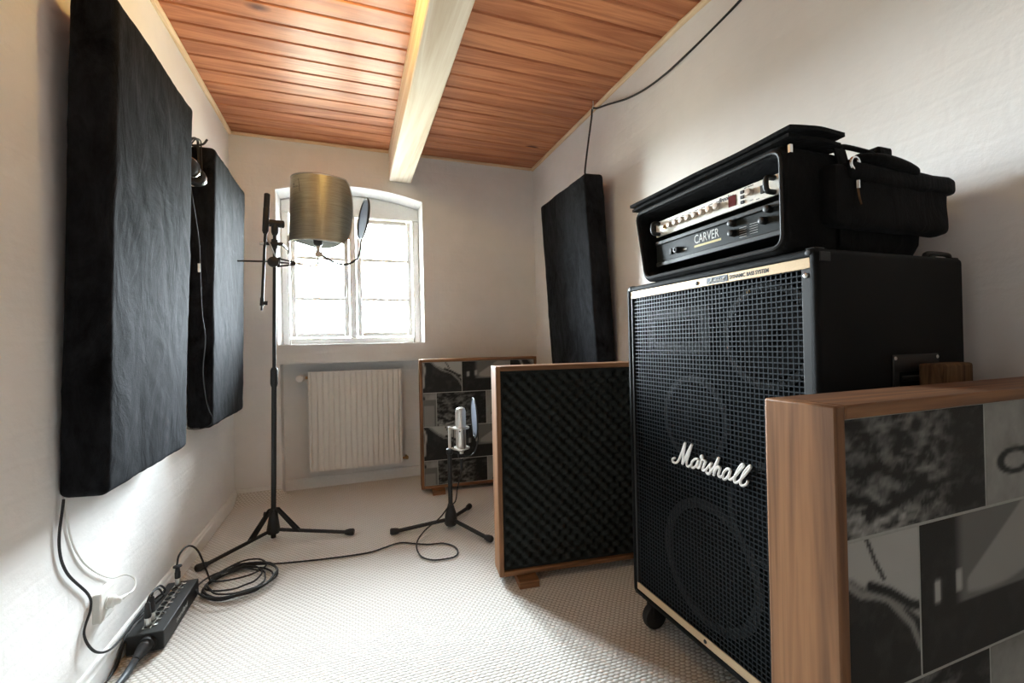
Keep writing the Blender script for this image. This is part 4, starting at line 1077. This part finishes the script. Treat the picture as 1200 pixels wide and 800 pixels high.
for an in (100, 190, 280, 10):
    d = Vector((math.cos(R(an)), math.sin(R(an)), 0)) * .044; g = G(); g.tube([MC + d + Vector((0, 0, .008)), MC + d + Vector((0, 0, .126))], .0022, 6); t.part('elastic_cord', g, MAT['black_rubber'])
g = G(); xa = KX + .002; g.box((xa - .007, KY - .008, .425), (xa + .007, KY + .008, .552)); g.cyl((xa, KY, .545), (MC.x - .040, MC.y, MC.z + .122), .005); g.cyl((xa, KY, .436), (MC.x - .040, MC.y, MC.z + .012), .005)
t.part('shock_frame', g, MAT['mic_silver'], bevel=.002)
g = G(); g.tube([MC + Vector((0, 0, -.045)), MC + Vector((0, 0, -.05)), MC + Vector((0, -.002, -.095)), MC + Vector((-.002, -.002, -.12))], [.009, .0095, .0085, .004], 12); t.part('cable_plug', g, MAT['black_metal'])
t = Thing('pop_filter', 'round blue-lit pop filter beside the silver microphone', 'pop filter', MC + Vector((.0, -.004, -.03)))
PC = Vector((.620, 2.350, .597)); pn = Vector((.93, -.12, .03)).normalized(); pn = Vector((.985, -.10, .03)).normalized()
g = G(); g.tube(ring_pts(PC, pn, .108), .0042, 8, closed=True); t.part('hoop', g, MAT['black_plastic'])
g = G(); g.add(ring_pts(PC, pn, .107), [tuple(range(40))]); t.part('mesh_screen', g, MAT['screen'], label='sheer stretched nylon mesh')
g = G(); g.tube(crom([MC + Vector((-.01, -.008, -.03)), MC + Vector((.04, -.012, -.035)), MC + Vector((.075, -.012, -.01)), MC + Vector((.094, -.012, .06)), PC + Vector((.012, .0, -.06)), PC + Vector((.0, 0, -.104))], 8), .0042, 8); t.part('gooseneck', g, MAT['black_metal'])
g = G(); g.box(MC + Vector((-.018, -.016, -.040)), MC + Vector((.016, .014, -.020))); t.part('clamp', g, MAT['black_metal'], bevel=.003)

# ================================================================== CABLES, STAGE BOX, OUTLET
def cable(name, pts, r_, mat, label, cat='cable', n=8, k_=8):
    g = G(); g.tube(crom(pts, k_), r_, n); b = Vector(pts[0]); o = mk(name, g, mat, off=b); o.location = b; return tag(o, label, cat)
rnd = random.Random(4)
# microphone cable: stage box -> coil -> floor loop -> short stand
pts = [(-.672, 2.108, .150), (-.670, 2.13, .182), (-.655, 2.18, .192), (-.635, 2.225, .150), (-.615, 2.25, .06), (-.595, 2.235, .010)]
loops = [(-.475, 2.175, .125, 0), (-.485, 2.165, .115, .2), (-.465, 2.18, .135, -.1), (-.495, 2.19, .100, .4), (-.455, 2.175, .128, .1), (-.475, 2.16, .14, -.2)]
z = .006
for li, (cx_, cy_, rad, ph) in enumerate(loops):
    for i in range(14):
        an = math.pi * .85 + ph + 2 * math.pi * i / 14
        q = .5 + .5 * i / 14
        pts.append((cx_ + rad * math.cos(an) + rnd.uniform(-.006, .006), cy_ + rad * 1.0 * math.sin(an) + rnd.uniform(-.006, .006), z + li * .0045 + rnd.uniform(0, .004)))
pts += [(-.585, 2.215, .028), (-.56, 2.29, .02), (-.50, 2.37, .014), (-.43, 2.365, .012), (-.39, 2.29, .012), (-.43, 2.19, .026), (-.52, 2.15, .036), (-.58, 2.18, .034), (-.55, 2.25, .026), (-.45, 2.305, .016)]
pts += [(x_, y_, .006) for x_, y_ in [(-.328,2.294),(-.144,2.262),(.046,2.247),(.127,2.273),(.207,2.298),(.281,2.256),(.339,2.224),(.409,2.208),(.453,2.152),(.456,2.087),(.43,2.047),(.377,2.044),(.321,2.062),(.282,2.125)]]
pts += [(.281, 2.233, .016), (.335, 2.335, .03), (.42, 2.36, .075), (.468, 2.362, .125), (.508, 2.364, .15), (.522, 2.366, .22), (.540, 2.370, .28), (.548, 2.374, .308)]
cable('microphone_cable', pts, .0037, MAT['black_rubber'], 'black microphone cable coiled on the carpet and looping up to the short stand', n=7, k_=5)

t = Thing('stage_box', 'long black stage box with rows of metal sockets by the skirting board', 'stage box', (-.662, 1.974, 0))
X0_, X1_, Y0_, Y1_, ZT = -.716, -.612, 1.795, 2.150, .066
g = G(); g.box((X0_, Y0_, .004), (X1_, Y1_, ZT)); t.part('housing', g, MAT['black_metal'], bevel=.003)
for x_ in (X0_ + .014, X1_ - .014):
    for y_ in (Y0_ + .02, Y1_ - .02):
        g = G(); g.cyl((x_, y_, 0), (x_, y_, .006), .007, n=10); t.part('rubber_foot', g, MAT['black_rubber'])
g = G(); g.box((-.0125, -.0155, 0), (.0125, .0155, .0022)); gg = g; sm_ = g.mesh('socket'); sm_.materials.append(MAT['steel'])
g = G(); g.lathe([(.0095, .0022), (.011, .0035), (.0105, .0045), (.0085, .004), (.008, .001)], (0, 0, 0), (0, 0, 1), 18); rm = g.mesh('socket_ring'); smooth(rm); rm.materials.append(MAT['black_plastic'])
g = G(); g.box((.013, -.005, 0), (.027, .005, .004)); lm_ = g.mesh('latch_tab'); lm_.materials.append(MAT['chrome'])
NS = 9; syl = [1.838 + i * .0345 for i in range(NS)]
for y_ in syl:
    s_ = bpy.data.objects.new('socket', sm_); COL.objects.link(s_); s_.parent = t.e; s_.location = Vector((-.671, y_, ZT)) - t.off
    for me in (rm, lm_):
        o = bpy.data.objects.new(me.name, me); COL.objects.link(o); o.parent = s_
t.part('side_lettering', text_mesh('soundland', .026, lambda u, v, w_: Vector((X1_ + .0003 + w_, 1.905 + u * 1.05, .026 + v)) - t.off, shear=.25, extrude=.0002), MAT['print_light'], sm=False)
g = G(); g.lathe([(.024, 0), (.024, .012), (.019, .014), (.019, .026), (.021, .027), (.017, .040), (.018, .041), (.014, .055), (.015, .056), (.011, .072)], (-.655, Y0_, .036), (-.12, -1, -.12), 18); t.part('strain_relief', g, MAT['black_rubber'])
def xlr(y_, h_, label):
    p = Vector((-.671, y_, ZT + .0046)); t = Thing('cable_connector', label, 'connector', p)
    g = G(); g.lathe([(.0082, 0), (.0095, .001), (.0095, .026), (.0085, .028)], p, (0, 0, 1), 16); t.part('metal_shell', g, MAT['steel'])
    g = G(); g.lathe([(.0088, .026), (.010, .030), (.0098, .050), (.0085, .052), (.0075, h_ - .004), (.004, h_)], p, (0, 0, 1), 16); t.part('rubber_boot', g, MAT['black_rubber'])
    return p + Vector((0, 0, h_))
a1 = xlr(syl[0], .078, 'black cable connector plugged into the socket next to the multicore end of the stage box')
a2 = xlr(syl[1], .080, 'black cable connector plugged into the second socket of the stage box')
a3 = xlr(syl[8] - .004, .072, 'black connector with a collar plugged into the stage box beside the coiled cable')
g = G(); g.lathe([(.004, 0), (.015, .001), (.015, .005), (.004, .006)], a3 + Vector((0, 0, -.002)), (0, 0, 1), 16); o = mk('cable_collar', g, MAT['black_rubber'], off=a3); o.location = a3; tag(o, 'small black collar on the connector cable of the stage box', 'cable collar')
cable('patch_cable', [a1, a1 + Vector((.004, .01, .018)), a1 + Vector((.012, .05, .018)), (-.655, 1.92, .13), (-.662, 1.945, .112), (-.690, 1.93, .088), (-.722, 1.85, .072), (-.7205, 1.79, .04), (-.7205, 1.75, .006), (-.719, 1.70, .005)], .0032, MAT['black_rubber'], 'thin black cable arching from the first stage box connector to the skirting board')
cable('patch_cable', [a2, a2 + Vector((.002, .012, .014)), a2 + Vector((.008, .05, .01)), (-.668, 1.975, .115), (-.70, 1.98, .09), (-.7215, 1.90, .074), (-.721, 1.80, .060), (-.7195, 1.73, .012), (-.716, 1.66, .005)], .0032, MAT['black_rubber'], 'thin black cable bending back from the second stage box connector')
cable('wall_cable', [(-.730, 1.512, .612), (-.735, 1.50, .50), (-.735, 1.53, .410), (-.735, 1.63, .298), (-.735, 1.640, .250), (-.735, 1.605, .20), (-.722, 1.625, .135), (-.719, 1.70, .088), (-.7195, 1.79, .0765), (-.7195, 1.88, .083), (-.7195, 2.0, .085)], .0034, MAT['black_rubber'], 'black cable dropping from under the acoustic panel to the stage box')
cable('power_cable', [(-.736, 1.53, .622), (-.738, 1.555, .50), (-.737, 1.60, .415), (-.736, 1.67, .345), (-.735, 1.76, .283), (-.715, 1.80, .27), (-.69, 1.80, .25), (-.680, 1.765, .232), (-.6875, 1.735, .2315)], .0028, MAT['plastic_white'], 'thin white power cord running from the acoustic panel to the wall outlet')
cable('multicore_cable', [(-.6636, Y0_ - .0715, .0275), (-.668, 1.70, .018), (-.672, 1.66, .0125), (-.68, 1.55, .0115), (-.67, 1.40, .0115), (-.64, 1.20, .0115)], .0105, grainy('grey_black_jacket', (.045,.055,.065), .45, 200, .05), 'thick dark multicore cable leaving the end of the stage box', n=12)
t = Thing('wall_outlet', 'white surface-mounted wall outlet under the acoustic panel', 'outlet', (XL, 1.70, .235))
g = G(); g.box((XL - .001, 1.662, .190), (XL + .022, 1.742, .278)); t.part('box', g, MAT['plastic_white'], bevel=.004)
g = G(); g.lathe([(.019, 0), (.021, .001), (.021, .003), (.018, .0035), (.018, .001)], (XL + .022, 1.702, .234), (1, 0, 0), 24); t.part('socket_rim', g, MAT['plastic_white'])
t = Thing('power_plug', 'white power plug pushed into the wall outlet', 'plug', (XL + .0255, 1.702, .234))
g = G(); g.lathe([(.0175, 0), (.0175, .012), (.012, .016), (.010, .026), (.006, .030), (.002, .031)], (XL + .0255, 1.702, .234), (1, 0.0, 0), 20); pb_ = t.part('plug_body', g, MAT['plastic_white'])
g = G(); g.tube([(-.700, 1.706, .233), (-.690, 1.722, .232), (-.6875, 1.736, .2315)], [.008, .006, .004], 10); t.part('cord_grip', g, MAT['plastic_white'], parent=pb_)

# ------------------------------------------------ ceiling hook and cord on the right
HK = Vector((1.372, 2.284, ZC))
g = G(); g.tube(crom([HK + Vector((0, 0, .02)), HK + Vector((0, 0, -.012)), HK + Vector((.006, .008, -.028)), HK + Vector((0, .0, -.040)), HK + Vector((-.010, -.010, -.030)), HK + Vector((-.010, -.012, -.018))], 6), .0022, 8)
o = mk('ceiling_hook', g, MAT['steel'], off=HK); o.location = HK; tag(o, 'small metal screw hook at the ceiling edge holding the black cord', 'hook')
cable('hanging_cord', [(1.262, 2.205, 1.951), (1.264, 2.207, 1.985), (1.297, 2.228, 2.13), (1.345, 2.262, 2.31), HK + Vector((-.006, -.002, -.030)), HK + Vector((.012, -.03, -.036)), (1.398, 2.16, 2.352), (1.404, 2.0, 2.298), (1.404, 1.844, 2.262), (1.410, 1.70, 2.254), (1.416, 1.58, 2.262), (1.432, 1.44, 2.287), (1.446, 1.296, 2.318), (1.462, 1.12, 2.37), (1.474, 1.0, 2.405)], .0052, MAT['black_rubber'], 'black cord draped along the wall over a hook down to the acoustic panel')

# ------------------------------------------------ headphones on a wall hook
g = G(); g.tube(crom([(XL - .002, 2.44, 1.945), (-.715, 2.44, 1.958), (-.675, 2.44, 1.962), (-.645, 2.44, 1.972), (-.628, 2.44, 1.996)], 6), .005, 8)
g.lathe([(.014, 0), (.014, .006), (.006, .008)], (XL, 2.44, 1.945), (1, 0, 0), 12)
o = mk('wall_hook', g, MAT['black_metal'], off=(XL, 2.44, 1.945)); o.location = (XL, 2.44, 1.945); tag(o, 'black wall hook holding the headphones between two black panels', 'hook')
HB = Vector((-.668, 2.372, 1.80))
t = Thing('headphones', 'black and silver headphones hanging on the wall hook', 'headphones', HB)
bnd = crom([HB + Vector((-.030, -.052, .0)), HB + Vector((-.018, -.055, .08)), HB + Vector((.004, -.02, .155)), HB + Vector((.010, .030, .1725)), HB + Vector((.006, .055, .155)), HB + Vector((.004, .068, .07)), HB + Vector((.002, .058, .0))], 6)
g = G(); g.tube(bnd, .0055, 8); t.part('headband', g, MAT['black_plastic'])
bnd2 = [p + Vector((.012, 0, -.001)) for p in bnd]; g = G(); g.tube(bnd2, .003, 6); t.part('band_wire', g, MAT['black_metal'])
for q, (cc, ax) in enumerate(((HB + Vector((.004, -.050, .015)), Vector((.80, -.58, -.1))), (HB + Vector((.0, .040, .0)), Vector((-.3, .95, 0))))):
    ax.normalize()
    g = G(); g.lathe([(.020, -.022), (.036, -.020), (.041, -.010), (.041, -.002), (.036, .0)], cc, ax, 28); cu_ = t.part('ear_cup', g, MAT['black_plastic'])
    g = G(); g.lathe([(.042, -.004), (.0435, .0), (.0435, .006), (.041, .008), (.038, .004), (.040, -.004)], cc, ax, 28); t.part('silver_ring', g, MAT['chrome'], parent=cu_)
    g = G(); g.lathe([(.036, -.004), (.037, .004), (.030, .009), (.010, .011)], cc, ax, 28); t.part('cup_cover', g, MAT['black_plastic'], parent=cu_)
    g = G(); g.lathe([(.036, -.022), (.038, -.030), (.032, -.036), (.022, -.034), (.018, -.022)], cc, ax, 24); t.part('ear_pad', g, MAT['black_rubber'], parent=cu_)
cable('headphone_cable', [HB + Vector((.004, -.05, -.03)), HB + Vector((.006, -.045, -.10)), (-.658, 2.40, 1.5), (-.652, 2.40, 1.2), (-.640, 2.40, 1.05), (-.652, 2.40, .90), (-.640, 2.405, .75), (-.622, 2.42, .68), (-.640, 2.43, .645), (-.69, 2.42, .635), (-.730, 2.35, .66)], .0022, MAT['black_rubber'], 'thin black headphone cable hanging between the two black panels')
g = G(); g.box((-.664, 2.396, 1.36), (-.654, 2.399, 1.40)); o = mk('cable_tag', g, MAT['plastic_white'], off=(-.659, 2.3975, 1.36), bevel=.001); o.location = (-.659, 2.3975, 1.36); tag(o, 'tiny white tag on the headphone cable', 'tag')

# ------------------------------------------------ ceiling lamp (warm bulb)
LP = Vector((-.10, 1.66, ZP))
t = Thing('ceiling_lamp', 'bare warm bulb in a white ceiling lamp holder', 'lamp', LP)
g = G(); g.lathe([(.05, .0), (.05, .012), (.030, .020), (.022, .045), (.020, .055)], LP, (0, 0, -1), 24); t.part('lamp_holder', g, MAT['plastic_white'])
g = G(); g.lathe([(.013, .052), (.016, .065), (.030, .088), (.033, .105), (.028, .122), (.014, .134), (.002, .137)], LP, (0, 0, -1), 24); t.part('light_bulb', g, MAT['bulb'])
